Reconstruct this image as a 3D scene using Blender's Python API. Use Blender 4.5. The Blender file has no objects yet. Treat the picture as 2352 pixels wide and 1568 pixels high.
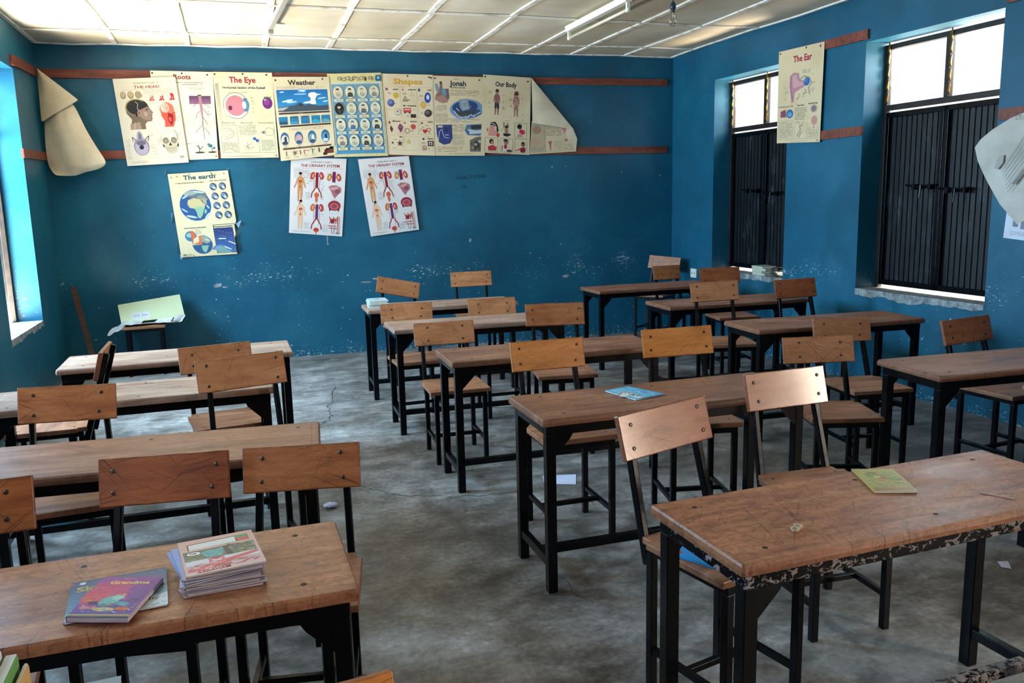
import bpy, bmesh, math, random
from mathutils import Vector, Matrix
C = bpy.context.scene.collection
PI = math.pi
R_ = math.radians
random.seed(7)

# ------------------------------------------------------------------ helpers
def s2l(c):
    return c/12.92 if c <= .04045 else ((c+.055)/1.055)**2.4
def hx(h):
    h = h.lstrip('#')
    return tuple(s2l(int(h[i:i+2], 16)/255) for i in (0, 2, 4))+(1.0,)

def link(o, parent=None):
    C.objects.link(o)
    if parent is not None: o.parent = parent
    return o
def obj(name, bm, mat, parent=None, smooth=False, bevel=0.0, loc=None, rot=None):
    me = bpy.data.meshes.new(name)
    bmesh.ops.recalc_face_normals(bm, faces=bm.faces)
    if smooth:
        for f in bm.faces: f.smooth = True
    bm.to_mesh(me); bm.free()
    o = bpy.data.objects.new(name, me)
    for m in (mat if isinstance(mat, (list, tuple)) else [mat]): me.materials.append(m)
    link(o, parent)
    if bevel > 0:
        b = o.modifiers.new('bevel', 'BEVEL'); b.width = bevel; b.segments = 2; b.limit_method = 'ANGLE'; b.angle_limit = R_(40)
    if loc: o.location = loc
    if rot: o.rotation_euler = rot
    return o
def tag(o, label=None, cat=None, group=None, kind=None):
    if label: o['label'] = label
    if cat: o['category'] = cat
    if group: o['group'] = group
    if kind: o['kind'] = kind
    return o
def thing(name, label, cat, loc=(0, 0, 0), rz=0.0, group=None):
    o = bpy.data.objects.new(name, None); o.empty_display_size = .05
    C.objects.link(o); o.location = loc; o.rotation_euler = (0, 0, rz)
    return tag(o, label, cat, group)
def struct(name, bm, mat, **k):
    o = obj(name, bm, mat, **k)
    if o.parent is None: o['kind'] = 'structure'
    return o
def hexa(bm, p, mi=0):
    """p: 8 points, bottom 4 then top 4"""
    v = [bm.verts.new(q) for q in p]
    for f in ((0, 3, 2, 1), (4, 5, 6, 7), (0, 1, 5, 4), (1, 2, 6, 5), (2, 3, 7, 6), (3, 0, 4, 7)):
        fc = bm.faces.new([v[i] for i in f]); fc.material_index = mi
def box(bm, x0, x1, y0, y1, z0, z1, mi=0, fn=None):
    p = [(x0, y0, z0), (x1, y0, z0), (x1, y1, z0), (x0, y1, z0), (x0, y0, z1), (x1, y0, z1), (x1, y1, z1), (x0, y1, z1)]
    if fn: p = [fn(*q) for q in p]
    hexa(bm, p, mi)
def bar(bm, a, b, w, h, up=(0, 0, 1), mi=0):
    a = Vector(a); b = Vector(b); d = (b-a).normalized(); up = Vector(up)
    s = d.cross(up)
    if s.length < 1e-4: s = d.cross(Vector((1, 0, 0)))
    s.normalize(); u = s.cross(d).normalized()
    s = s*w/2; u = u*h/2
    hexa(bm, [a-s-u, a+s-u, a+s+u, a-s+u, b-s-u, b+s-u, b+s+u, b-s+u], mi)
def prism(bm, pts, ext, mi=0):
    """pts: list of 3d points (planar), ext: vector"""
    e = Vector(ext)
    a = [bm.verts.new(p) for p in pts]; b = [bm.verts.new(Vector(p)+e) for p in pts]
    f = bm.faces.new(a); f.material_index = mi
    f = bm.faces.new(b[::-1]); f.material_index = mi
    n = len(pts)
    for i in range(n):
        f = bm.faces.new([a[i], b[i], b[(i+1) % n], a[(i+1) % n]]); f.material_index = mi
def tube(bm, pts, r, n=8, caps=True):
    rings = []
    for i, p in enumerate(pts):
        p = Vector(p)
        d = (Vector(pts[min(i+1, len(pts)-1)])-Vector(pts[max(i-1, 0)])).normalized()
        s = d.cross(Vector((0, 0, 1)))
        if s.length < 1e-3: s = Vector((1, 0, 0))
        s.normalize(); u = s.cross(d)
        rr = r[i] if isinstance(r, (list, tuple)) else r
        rings.append([bm.verts.new(p+(s*math.cos(2*PI*k/n)+u*math.sin(2*PI*k/n))*rr) for k in range(n)])
    for a, b in zip(rings, rings[1:]):
        for k in range(n): bm.faces.new([a[k], a[(k+1) % n], b[(k+1) % n], b[k]])
    if caps: bm.faces.new(rings[0]); bm.faces.new(rings[-1])
def lathe(bm, prof, c=(0, 0, 0), n=20):
    rings = []
    for r, z in prof:
        rings.append([bm.verts.new((c[0]+r*math.cos(2*PI*k/n), c[1]+r*math.sin(2*PI*k/n), c[2]+z)) for k in range(n)])
    for a, b in zip(rings, rings[1:]):
        for k in range(n): bm.faces.new([a[k], a[(k+1) % n], b[(k+1) % n], b[k]])
    bm.faces.new(rings[0]); bm.faces.new(rings[-1])
NB = bmesh.new

# ------------------------------------------------------------------ materials
class N:
    def __init__(s, name):
        s.m = bpy.data.materials.new(name); s.m.use_nodes = True
        s.t = s.m.node_tree; s.t.nodes.clear()
        s.out = s.n('ShaderNodeOutputMaterial'); s.b = s.n('ShaderNodeBsdfPrincipled')
        s.l(s.b.outputs[0], s.out.inputs[0])
    def n(s, t, **k):
        x = s.t.nodes.new(t)
        for a, v in k.items(): setattr(x, a, v)
        return x
    def l(s, a, b): s.t.links.new(a, b)
    def put(s, sock, v):
        if hasattr(v, 'links'): s.l(v, sock)
        else: sock.default_value = v
    def coord(s, kind='Object', scale=(1, 1, 1), rand=0.0, rot=(0, 0, 0)):
        tc = s.n('ShaderNodeTexCoord'); mp = s.n('ShaderNodeMapping'); mp.inputs['Scale'].default_value = scale
        mp.inputs['Rotation'].default_value = rot
        src = tc.outputs[kind]
        if rand:
            oi = s.n('ShaderNodeObjectInfo'); vm = s.n('ShaderNodeVectorMath', operation='SCALE')
            vm.inputs[0].default_value = (rand, rand*.7, rand*1.3); s.l(oi.outputs['Random'], vm.inputs['Scale'])
            va = s.n('ShaderNodeVectorMath', operation='ADD'); s.l(src, va.inputs[0]); s.l(vm.outputs[0], va.inputs[1]); src = va.outputs[0]
        if any(rot):
            mp.inputs['Rotation'].default_value = (0, 0, 0)
            mr = s.n('ShaderNodeMapping'); mr.inputs['Rotation'].default_value = rot; s.l(src, mr.inputs[0]); src = mr.outputs[0]
        s.l(src, mp.inputs[0]); return mp.outputs[0]
    def noise(s, vec, scale, detail=5, rough=.55, dist=0.0):
        x = s.n('ShaderNodeTexNoise'); x.inputs['Scale'].default_value = scale; x.inputs['Detail'].default_value = detail
        x.inputs['Roughness'].default_value = rough; x.inputs['Distortion'].default_value = dist
        s.l(vec, x.inputs['Vector']); return x.outputs[0]
    def edge(s, vec, scale, rnd=1.0):
        x = s.n('ShaderNodeTexVoronoi', feature='DISTANCE_TO_EDGE'); x.inputs['Scale'].default_value = scale
        x.inputs['Randomness'].default_value = rnd; s.l(vec, x.inputs['Vector']); return x.outputs['Distance']
    def ramp(s, f, a, b, c0=0.0, c1=1.0):
        x = s.n('ShaderNodeMapRange'); x.clamp = True
        s.l(f, x.inputs[0]); x.inputs[1].default_value = a; x.inputs[2].default_value = b
        x.inputs[3].default_value = c0; x.inputs[4].default_value = c1; return x.outputs[0]
    def cramp(s, f, stops):
        x = s.n('ShaderNodeValToRGB'); e = x.color_ramp.elements
        while len(e) < len(stops): e.new(.5)
        for k, (p, c) in enumerate(stops): e[k].position = p; e[k].color = hx(c) if isinstance(c, str) else c
        s.l(f, x.inputs[0]); return x.outputs[0]
    def mix(s, f, a, b, mode='MIX'):
        x = s.n('ShaderNodeMix', data_type='RGBA', blend_type=mode)
        s.put(x.inputs[0], f)
        for k, v in ((6, a), (7, b)):
            if isinstance(v, str): v = hx(v)
            s.put(x.inputs[k], v)
        return x.outputs[2]
    def math(s, op, a, b=0.0):
        x = s.n('ShaderNodeMath', operation=op); s.put(x.inputs[0], a); s.put(x.inputs[1], b); return x.outputs[0]
    def bump(s, h, strength=.3, dist=.01):
        x = s.n('ShaderNodeBump'); x.inputs['Strength'].default_value = strength; x.inputs['Distance'].default_value = dist
        s.l(h, x.inputs['Height']); s.l(x.outputs[0], s.b.inputs['Normal'])
    def fin(s, col=None, rough=None, metal=None, spec=None):
        for k, v in (('Base Color', col), ('Roughness', rough), ('Metallic', metal), ('Specular IOR Level', spec)):
            if v is None: continue
            if isinstance(v, str): v = hx(v)
            s.put(s.b.inputs[k], v)
        return s.m
def plain(name, col, rough=.5, metal=0.0):
    return N(name).fin(col, rough, metal)

def wood(name, stops, rough=.42, scratch=.5, sscale=9.0, line=None, dark='3a1c10', coat=0.0, plane='xy', craze=0.0):
    m = N(name)
    v = m.coord('Object', (1, 9, 9), 7.0)
    g = m.noise(v, 3.2, 7, .6, .35)
    g2 = m.noise(m.coord('Object', (1.2, 2.2, 2.2), 5.0), 3.0, 4, .55)
    f = m.math('ADD', m.math('MULTIPLY', g, .62), m.math('MULTIPLY', g2, .38))
    col = m.cramp(f, [(.30+.4*i/(len(stops)-1), c) for i, c in enumerate(stops)])
    fine = m.noise(m.coord('Object', (4, 60, 60), 3.0), 6, 4, .7)
    col = m.mix(m.ramp(fine, .42, .70, 0, .35), col, dark)
    # scratches: short straight cuts in several directions
    ln = None
    for k, (ang, msc, lo) in enumerate(((12, 5.0, .615), (-24, 4.0, .63), (68, 6.0, .63), (105, 3.4, .635), (-50, 7.0, .635), (38, 4.5, .63))):
        rot = (0, R_(ang), 0) if plane == 'xz' else (0, 0, R_(ang))
        sc3 = (sscale*.28, 1, sscale*17.0) if plane == 'xz' else (sscale*.28, sscale*15.0, 1)
        n_ = m.noise(m.coord('Object', sc3, 3.0+k*2.3, rot), 1.0, 2, .5, .25)
        mk = m.ramp(m.noise(m.coord('Object', (1, 1, 1), 1.0+k), msc, 2), .46, .62)
        l_ = m.math('MULTIPLY', m.ramp(n_, lo+.012, lo+.05, 0, .85), mk)
        ln = l_ if ln is None else m.math('MAXIMUM', ln, l_)
    col = m.mix(m.math('MULTIPLY', ln, scratch), col, dark)
    if craze:
        cz_ = m.noise(m.coord('Object', (11, 13, 11), 5.0), 3.0, 8, .75, .8)
        col = m.mix(m.ramp(cz_, .50, .56, 0, craze), col, dark)
        hi = m.noise(m.coord('Object', (5, 12, 5), 2.0), 5.0, 6, .7, .8)
        col = m.mix(m.ramp(hi, .55, .68, 0, craze*.9), col, 'c99a70')
    blot = m.ramp(m.noise(m.coord('Object', (1, 1.5, 1.5), 8.0), 5.5, 6, .65), .58, .74, 0, .42)
    col = m.mix(blot, col, dark)
    if line:
        tc = m.n('ShaderNodeTexCoord'); sp = m.n('ShaderNodeSeparateXYZ'); m.l(tc.outputs['Object'], sp.inputs[0])
        for k, d in ((0, line[0]), (1, line[1])):
            a = m.math('ABSOLUTE', sp.outputs[k]); b = m.math('ABSOLUTE', m.math('SUBTRACT', a, d))
            col = m.mix(m.ramp(b, .0006, .0022, .55, 0), col, dark)
    # grime on the worn edges
    tg = m.n('ShaderNodeTexCoord'); sg = m.n('ShaderNodeSeparateXYZ'); m.l(tg.outputs['Generated'], sg.inputs[0])
    gx = m.math('ABSOLUTE', m.math('SUBTRACT', sg.outputs[0], .5)); gz = m.math('ABSOLUTE', m.math('SUBTRACT', sg.outputs[2 if plane == 'xz' else 1], .5))
    jag = m.math('MULTIPLY', m.math('SUBTRACT', m.noise(m.coord('Object', (1, 1, 1), 4.0), 24, 4, .6), .5), .10)
    ex = m.ramp(m.math('ADD', gx, m.math('MULTIPLY', jag, .35)), .484, .496); ez = m.ramp(m.math('ADD', gz, jag), .455, .485)
    col = m.mix(m.math('MULTIPLY', m.math('MAXIMUM', ex, ez), .55 if plane == 'xz' else .30), col, dark)
    r = m.ramp(g2, .3, .7, rough-.07, rough+.13)
    m.bump(m.math('SUBTRACT', fine, m.math('MULTIPLY', ln, .5)), .22, .0015)
    if coat:
        m.b.inputs['Coat Weight'].default_value = coat; m.b.inputs['Coat Roughness'].default_value = .14
    return m.fin(col, r, spec=.45)

M = {}
M['desk'] = wood('desk_wood', ['66412f', '865840', 'a06c4f', 'b17f60'], .36, .55, 9, craze=.2, line=(.603, .192))
M['desk_warm'] = wood('desk_wood_warm', ['784a34', 'a0664a', 'bb7e58', 'cc966c'], .33, .7, 11, craze=.32)
M['desk_pale'] = wood('desk_wood_pale', ['7d5c4a', '9a7864', 'b3937f', 'bf9f8a'], .34, .35, 7, line=(.603, .192))
M['seat'] = wood('seat_wood', ['69402c', '8d5c41', 'a87352', 'b5805c'], .38, .45, 9)
BOARD = {
    'tan': wood('board_tan', ['8f5636', 'ae7047', 'be7f54', 'ca8e61'], .38, .8, 11, dark='4a2410', plane='xz'),
    'orange': wood('board_orange', ['b5682f', 'cc7c38', 'd88942', 'e0954c'], .36, .65, 11, dark='5a2a10', plane='xz'),
    'brown': wood('board_brown', ['7c4528', '985833', 'ad6c40', 'b8774a'], .38, .8, 11, dark='3c1a0c', plane='xz'),
    'red': wood('board_red', ['74381f', '8f4a28', 'a3592f', 'ad6438'], .34, .75, 10, dark='34130a', plane='xz'),
    'gloss': wood('board_gloss', ['8c5036', 'a86544', 'b87450', 'c07c58'], .28, .75, 10, dark='4a2012', plane='xz', coat=1.0),
}
def metal_black():
    m = N('black_enamel')
    v = m.coord('Object', (1, 1, 1), 9.0)
    n1 = m.noise(v, 26, 6, .65)
    chip = m.ramp(n1, .80, .82)
    col = m.mix(m.math('MULTIPLY', chip, .8), '050609', '5d5450')
    dust = m.ramp(m.noise(v, 9, 5, .6), .50, .80, 0, .03)
    col = m.mix(dust, col, '3a3a40')
    m.bump(m.noise(v, 60, 3), .12, .002)
    return m.fin(col, m.ramp(n1, .3, .7, .18, .30), spec=.18)
M['black'] = metal_black()
def metal_chipped():
    m = N('chipped_enamel')
    v = m.coord('Object', (1, 1, 1.3), 0)
    n1 = m.noise(v, 38, 7, .7, .6)
    big = m.noise(v, 3.2, 2)
    sx_ = m.n('ShaderNodeSeparateXYZ'); m.l(v, sx_.inputs[0])
    amt_ = m.math('ADD', m.math('MULTIPLY', big, .30), m.math('MULTIPLY', sx_.outputs[0], .08))
    chip = m.ramp(m.math('ADD', n1, amt_), .68, .695)
    rust = m.ramp(m.noise(v, 14, 4), .60, .68)
    g = m.mix(rust, '8b8284', '7a4b42')
    return m.fin(m.mix(chip, '050609', g), m.ramp(chip, 0, 1, .34, .45), spec=.10)
M['chipped'] = metal_chipped()
def wallmat(name, band=True):
    m = N(name)
    tc = m.n('ShaderNodeTexCoord'); pos = tc.outputs['Object']
    sp = m.n('ShaderNodeSeparateXYZ'); m.l(pos, sp.inputs[0]); z = sp.outputs[2]
    big = m.noise(pos, .9, 4, .5); mid = m.noise(pos, 3.0, 6, .6)
    f = m.math('ADD', m.math('MULTIPLY', big, .6), m.math('MULTIPLY', mid, .4))
    col = m.cramp(f, [(.30, '0e475a'), (.5, '11556f'), (.70, '1b657c')])
    # scuffed haze
    col = m.mix(m.ramp(m.noise(pos, 2.1, 5, .6), .52, .72, 0, .22), col, '3d7484')
    # chips of paint knocked off by chair backs, in a band at back height
    st = m.n('ShaderNodeMapping'); st.inputs['Scale'].default_value = (1, 1, 2.3); m.l(pos, st.inputs[0])
    n1 = m.noise(st.outputs[0], 34, 5, .62, .3)
    cl = m.ramp(m.noise(pos, 1.5, 4, .6), .45, .70)
    bz = m.math('MULTIPLY', m.ramp(z, .62, .80), m.ramp(z, .92, 1.12, 1, 0))
    bz2 = m.math('MULTIPLY', m.ramp(z, .78, .86), m.ramp(z, .88, .97, 1, 0))
    amt = m.math('ADD', m.math('MULTIPLY', m.math('MULTIPLY', bz, cl), .098), m.math('MULTIPLY', m.math('MULTIPLY', bz2, cl), .07))
    low = m.ramp(z, .0, .14, .12, 0)
    wide = m.ramp(z, 1.5, .2, 0, .02)
    s = m.math('ADD', m.math('ADD', n1, amt), m.math('ADD', low, wide))
    chip = m.ramp(s, .705, .72)
    # scattered nicks
    n2 = m.noise(pos, 34, 3, .5)
    nick = m.ramp(m.math('ADD', n2, m.ramp(z, .5, 1.3, .055, -.02)), .765, .775)
    ch = m.math('MAXIMUM', chip, nick)
    col = m.mix(ch, col, m.cramp(m.noise(pos, 40, 3), [(.35, '8e9699'), (.65, 'c3c8c8')]))
    m.bump(m.math('ADD', m.math('MULTIPLY', m.noise(pos, 14, 6, .6), .8), m.math('MULTIPLY', ch, -.6)), .16, .006)
    return m.fin(col, .42, spec=.4)
M['wall'] = wallmat('blue_wall_paint')
M['plaster'] = (lambda m: m.fin(m.cramp(m.noise(m.coord(), 18, 6, .65), [(.35, '6c6f70'), (.65, 'a3a7a8')]), .8))(N('bare_plaster'))
def floormat():
    m = N('concrete_floor')
    tc = m.n('ShaderNodeTexCoord'); pos = tc.outputs['Object']
    mp = m.n('ShaderNodeMapping'); mp.inputs['Scale'].default_value = (.9, 1.25, 1); m.l(pos, mp.inputs[0])
    a = m.noise(mp.outputs[0], 1.6, 8, .62, .15); b = m.noise(mp.outputs[0], 6.5, 8, .7, .1); c = m.noise(pos, 38, 5, .6)
    f = m.math('ADD', m.math('ADD', m.math('MULTIPLY', a, .42), m.math('MULTIPLY', b, .40)), m.math('MULTIPLY', c, .18))
    col = m.cramp(f, [(.38, '48433e'), (.46, '65605b'), (.51, '7b7773'), (.56, '908d89'), (.63, 'b3b1ae')])
    st = m.ramp(m.noise(mp.outputs[0], 2.4, 6, .65, .2), .55, .66, 0, .42)
    col = m.mix(st, col, '4c4030')
    spk = m.ramp(m.noise(pos, 70, 2), .74, .77, 0, .6)
    col = m.mix(spk, col, 'c7c6c2')
    m.bump(m.math('ADD', b, m.math('MULTIPLY', c, .5)), .15, .004)
    return m.fin(col, m.ramp(b, .35, .65, .34, .56), spec=.45)
M['floor'] = floormat()
def ceilmat():
    m = N('ceiling_board')
    pos = m.coord()
    a = m.noise(pos, .7, 4); b = m.noise(pos, 5, 5, .6)
    col = m.cramp(m.math('ADD', m.math('MULTIPLY', a, .7), m.math('MULTIPLY', b, .3)), [(.35, 'c4b496'), (.5, 'd3c6ac'), (.65, 'e0d6c2')])
    m.bump(a, .3, .05)
    return m.fin(col, .55, spec=.3)
M['ceiling'] = ceilmat()
M['lath'] = (lambda m: m.fin(m.cramp(m.noise(m.coord('Object', (1, 1, 1)), 9, 5), [(.36, 'c9bda9'), (.5, 'efe9dc')]), .5))(N('ceiling_lath_paint'))
M['rail'] = wood('rail_wood', ['54251b', '74382a', '8a4834', '955342'], .48, .15, 6, dark='2a0f0a')
def shuttermat():
    m = N('shutter_black')
    v = m.coord('Object', (1, 22, 2.2))
    n1 = m.noise(v, 2.2, 6, .7)
    big = m.ramp(m.noise(m.coord(), 2.3, 3), .50, .62)
    sm = m.math('MULTIPLY', m.ramp(n1, .55, .70), big)
    col = m.mix(m.math('MULTIPLY', sm, .55), '0a0c11', '6c747c')
    return m.fin(col, m.ramp(n1, .3, .7, .30, .5), spec=.5)
M['shutter'] = shuttermat()
M['steel'] = (lambda m: m.fin(m.mix(m.ramp(m.noise(m.coord(), 12, 4), .4, .7, 0, .6), '1a1612', '3c2d22'), .45, .2))(N('window_frame_steel'))
M['brass'] = (lambda m: m.fin(m.mix(m.ramp(m.noise(m.coord(), 25, 4), .4, .6), 'a87a2e', '6e4a1c'), .4, .7))(N('louvre_brass'))
M['sill'] = (lambda m: m.fin(m.cramp(m.noise(m.coord(), 16, 7, .65), [(.35, '54585a'), (.5, '7d8182'), (.65, 'a1a6a7')]), .7))(N('sill_concrete'))
M['bolt'] = plain('bolt_steel', '4a403a', .35, .8)
M['hole'] = plain('screw_dark', '21130c', .6)
M['white_enamel'] = plain('white_enamel', 'e6e3cf', .35)
M['tubeglass'] = plain('tube_glass', 'd9c9ae', .3)
M['grey_plastic'] = plain('grey_plastic', '9f9689', .4)
M['socket_black'] = plain('bulb_socket', '17333f', .4)
M['cord'] = plain('bulb_cord', '3a1812', .6)
def glassmat(name, tint=(1, 1, 1, 1), fac=.12):
    m = N(name); m.t.nodes.remove(m.b)
    tr = m.n('ShaderNodeBsdfTransparent'); tr.inputs[0].default_value = tint
    gl = m.n('ShaderNodeBsdfGlossy'); gl.inputs['Roughness'].default_value = .04
    lw = m.n('ShaderNodeLayerWeight'); lw.inputs['Blend'].default_value = .35
    mx = m.n('ShaderNodeMixShader'); m.l(m.ramp(lw.outputs['Facing'], 0, 1, .04, .55), mx.inputs[0])
    m.l(tr.outputs[0], mx.inputs[1]); m.l(gl.outputs[0], mx.inputs[2]); m.l(mx.outputs[0], m.out.inputs[0])
    return m.m
M['glass'] = glassmat('louvre_glass', (.985, .995, .99, 1))
M['bulbglass'] = glassmat('bulb_glass', (.86, .84, .80, 1))
M['plasticbag'] = glassmat('clear_plastic', (.70, .72, .66, 1))
M['pages'] = (lambda m: m.fin(m.mix(m.ramp(m.noise(m.coord('Object', (1, 1, 60)), 12, 3), .4, .6), 'c9bfc0', '9b8e92'), .8))(N('page_edges'))
M['pages_white'] = plain('page_white', 'd9dbd2', .8)
def papermat(name, rough=.45, stain=.28, bump=.25, dirt='c9a766'):
    m = N(name)
    at = m.n('ShaderNodeAttribute', attribute_name='Col')
    v = m.coord('Generated', (1, 1, 1), 3.0); o = m.coord('Object')
    st = m.ramp(m.noise(o, 4.0, 5, .6), .50, .74, 0, stain)
    col = m.mix(st, at.outputs['Color'], m.mix(1.0, at.outputs['Color'], dirt, 'MULTIPLY'))
    m.bump(m.noise(o, 7, 4, .5), bump, .012)
    return m.fin(col, rough, spec=.45)
M['print'] = papermat('printed_paper')
M['print_gloss'] = papermat('laminated_print', .16, .05, .5)
M['cover'] = papermat('booklet_cover', .35, .12, .1, 'b0a090')
M['backpaper'] = (lambda m: (m.bump(m.noise(m.coord(), 5, 5, .55), .5, .02), m.fin(m.cramp(m.noise(m.coord(), 2.6, 5, .6), [(.35, 'c4b496'), (.6, 'dfd1b4')]), .6))[1])(N('paper_back'))
M['greypaper'] = (lambda m: m.fin(m.cramp(m.noise(m.coord(), 6, 5, .6), [(.35, '8d8f90'), (.65, 'bfc0bd')]), .7))(N('torn_paper'))
M['scrap'] = plain('white_scrap', 'c9cbe0', .7)
M['stick'] = wood('old_stick', ['2c1b14', '4a3024', '5d4030'], .7, .2, 9)
M['tape'] = glassmat('clear_tape', (.88, .88, .84, 1))
M['crack'] = plain('crack_dark', '2e2a27', .9)

# ------------------------------------------------------------------ camera (measured pose)
F_PX = 1923.75
pitch, roll, yaw, hcam = 0.17085618, -0.02424165, 0.31750624, 1.6253454
fw = Vector((math.sin(yaw)*math.cos(pitch), math.cos(yaw)*math.cos(pitch), -math.sin(pitch)))
rt = Vector((math.cos(yaw), -math.sin(yaw), 0)); up = rt.cross(fw)
rt2 = rt*math.cos(roll)+up*math.sin(roll); up2 = -rt*math.sin(roll)+up*math.cos(roll)
cam = bpy.data.objects.new('camera', bpy.data.cameras.new('camera')); C.objects.link(cam)
cam.matrix_world = Matrix((( rt2.x, up2.x, -fw.x, 0), (rt2.y, up2.y, -fw.y, 0), (rt2.z, up2.z, -fw.z, hcam), (0, 0, 0, 1)))
cam.data.sensor_width = 36.0; cam.data.lens = F_PX/2352*36.0; cam.data.clip_start = .02
bpy.context.scene.camera = cam

# ------------------------------------------------------------------ room
H = 3.165; XL = -1.63; YF = -2.6; WT = .23
def BW(x, d, z): return (x, 9.17-.045*(x+1.62)-d, z)          # back wall, d = distance into the room
def RW(y, d, z): return (4.935+(8.87-y)*.012-d, y, z)          # right wall
def LW(y, d, z): return (XL+d, y, z)                           # left wall
SILL = .79; HEAD = 2.785
RWIN = [(6.77, 8.0), (4.51, 5.79), (2.10, 3.40), (-2.40, -1.10)]   # the last is the doorway
LWIN = [(7.08, 8.22), (4.75, 5.9), (2.45, 3.6), (-.1, 1.05)]
def wall_openings(fn, ya, yb, wins, zs, zh, out, door=-1):
    bm = NB(); ys = sorted(wins); y = ya
    for k, (a, b) in enumerate(ys):
        box(bm, y, a, 0, out, 0, H+.05, fn=fn)
        z0 = 0 if (a, b) == door else zs
        if z0 > 0: box(bm, a, b, 0, out, 0, z0, fn=fn)
        box(bm, a, b, 0, out, zh, H+.05, fn=fn)
        y = b
    box(bm, y, yb, 0, out, 0, H+.05, fn=fn)
    return bm
struct('wall_right', wall_openings(RW, YF, 8.87, RWIN, SILL, HEAD, -WT, RWIN[3]), M['wall'])
struct('wall_left', wall_openings(LW, YF, 9.172, LWIN, .65, 2.78, -WT), M['wall'])
bm = NB(); box(bm, XL-.25, 5.3, -.25, 0, 0, H+.05, fn=BW); wall_back = struct('wall_back', bm, M['wall'])
bm = NB(); box(bm, XL-.25, 5.35, YF-.2, YF, 0, H+.05); struct('wall_front', bm, M['wall'])
# floor with worn concrete and hairline cracks
bm = NB(); box(bm, XL-.3, 5.4, YF-.2, 9.5, -.12, 0)
def crack(pts, w, z=.0012):
    P = []
    for a, b in zip(pts, pts[1:]):
        n = 7
        for i in range(n):
            t = i/n; P.append((a[0]+(b[0]-a[0])*t+random.uniform(-.018, .018), a[1]+(b[1]-a[1])*t+random.uniform(-.02, .02)))
    P.append(pts[-1])
    for i, (a, b) in enumerate(zip(P, P[1:])):
        d = Vector((b[0]-a[0], b[1]-a[1])); 
        if d.length < 1e-4: continue
        d.normalize(); n = Vector((-d.y, d.x))*w*random.uniform(.5, 1.2)
        v = [bm.verts.new((a[0]-n.x, a[1]-n.y, z)), bm.verts.new((b[0]-n.x, b[1]-n.y, z)), bm.verts.new((b[0]+n.x, b[1]+n.y, z)), bm.verts.new((a[0]+n.x, a[1]+n.y, z))]
        f = bm.faces.new(v); f.material_index = 1
crack([(.776, 7.46), (.70, 6.96), (.63, 6.67), (.62, 6.38), (.55, 6.2), (.518, 6.15)], .004)
crack([(.55, 4.72), (.70, 4.53), (.84, 4.42), (1.07, 4.30), (1.5, 4.22)], .0025)
crack([(1.55, 4.3), (1.62, 4.05), (1.75, 3.9)], .0018)
crack([(1.28, 3.6), (1.22, 3.2), (1.27, 2.9)], .0014)
struct('floor', bm, [M['floor'], M['crack']])
# ceiling: sagging painted boards
bm = NB(); nx, ny = 64, 96
import mathutils
def sag(x, y):
    s = mathutils.noise.noise((x*1.1, y*.8, 0))*.012
    px = (x+.93)/.66; py = (8.42-y)/1.2
    s -= .011*math.sin(PI*(px % 1))*math.sin(PI*(py % 1))
    return s
g = [[bm.verts.new((XL-.2+i*(5.4-XL+.2)/nx, YF-.1+j*(9.45-YF+.1)/ny, 0)) for j in range(ny+1)] for i in range(nx+1)]
for col_ in g:
    for v in col_: v.co.z = H+sag(v.co.x, v.co.y)
for i in range(nx):
    for j in range(ny): bm.faces.new([g[i][j], g[i+1][j], g[i+1][j+1], g[i][j+1]])
r = bmesh.ops.extrude_face_region(bm, geom=bm.faces[:])
for v in r['geom']:
    if isinstance(v, bmesh.types.BMVert): v.co.z += .08
struct('ceiling', bm, M['ceiling'], smooth=True)
# laths over the board joints
def lathstrip(a, b, w, n=14):
    bm = NB(); pa = Vector(a+(0,)); pb = Vector(b+(0,)); d = (pb-pa); s = Vector((-d.y, d.x, 0)).normalized()*w/2
    pr = None
    for i in range(n+1):
        p = pa+d*i/n; wob = mathutils.noise.noise((p.x*1.7, p.y*1.7, 5))*.012; z = H+sag(p.x, p.y)-.004
        q = p+s.normalized()*wob
        ring = [bm.verts.new((q-s).to_tuple()[:2]+(z,)), bm.verts.new((q+s).to_tuple()[:2]+(z,)),
                bm.verts.new((q+s*.8).to_tuple()[:2]+(z-.012,)), bm.verts.new((q-s*.8).to_tuple()[:2]+(z-.012,))]
        if pr:
            for k in range(4): bm.faces.new([pr[k], pr[(k+1) % 4], ring[(k+1) % 4], ring[k]])
        else: bm.faces.new(ring)
        pr = ring
    bm.faces.new(pr)
    return bm
tn = 1
ypos = [8.42, 7.2, 6.0, 4.8, 3.6, 2.4, 1.2, 0.0, -1.2]
for i, x in enumerate([-.93, -.27, .43, 1.06, 1.74, 2.46, 3.13, 3.69, 4.33]):
    yb = 9.13-.045*(x+1.62)
    for a, b, dx in ((8.44, yb, .012), (7.22, 8.40, 0), (6.02, 7.18, -.015), (3.6, 5.98, .01), (-2.5, 3.58, 0)):
        struct('trim_%d' % tn, lathstrip((x+dx, a), (x+dx+random.uniform(-.012, .012), b), .056), M['lath']); tn += 1
for y in ypos:
    yy = y+.09 if y > 8 else y
    struct('trim_%d' % tn, lathstrip((XL+.01, yy), (4.93, y-(.05 if y > 8 else .02)), .036, 30), M['lath']); tn += 1
struct('trim_%d' % tn, lathstrip((XL+.02, 9.145), (4.90, 8.855), .04, 20), M['lath']); tn += 1
struct('trim_%d' % tn, lathstrip((XL+.02, YF+.1), (XL+.02, 9.14), .04, 30), M['lath']); tn += 1
struct('trim_%d' % tn, lathstrip((5.04, YF+.1), (4.905, 8.86), .04, 30), M['lath']); tn += 1

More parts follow.
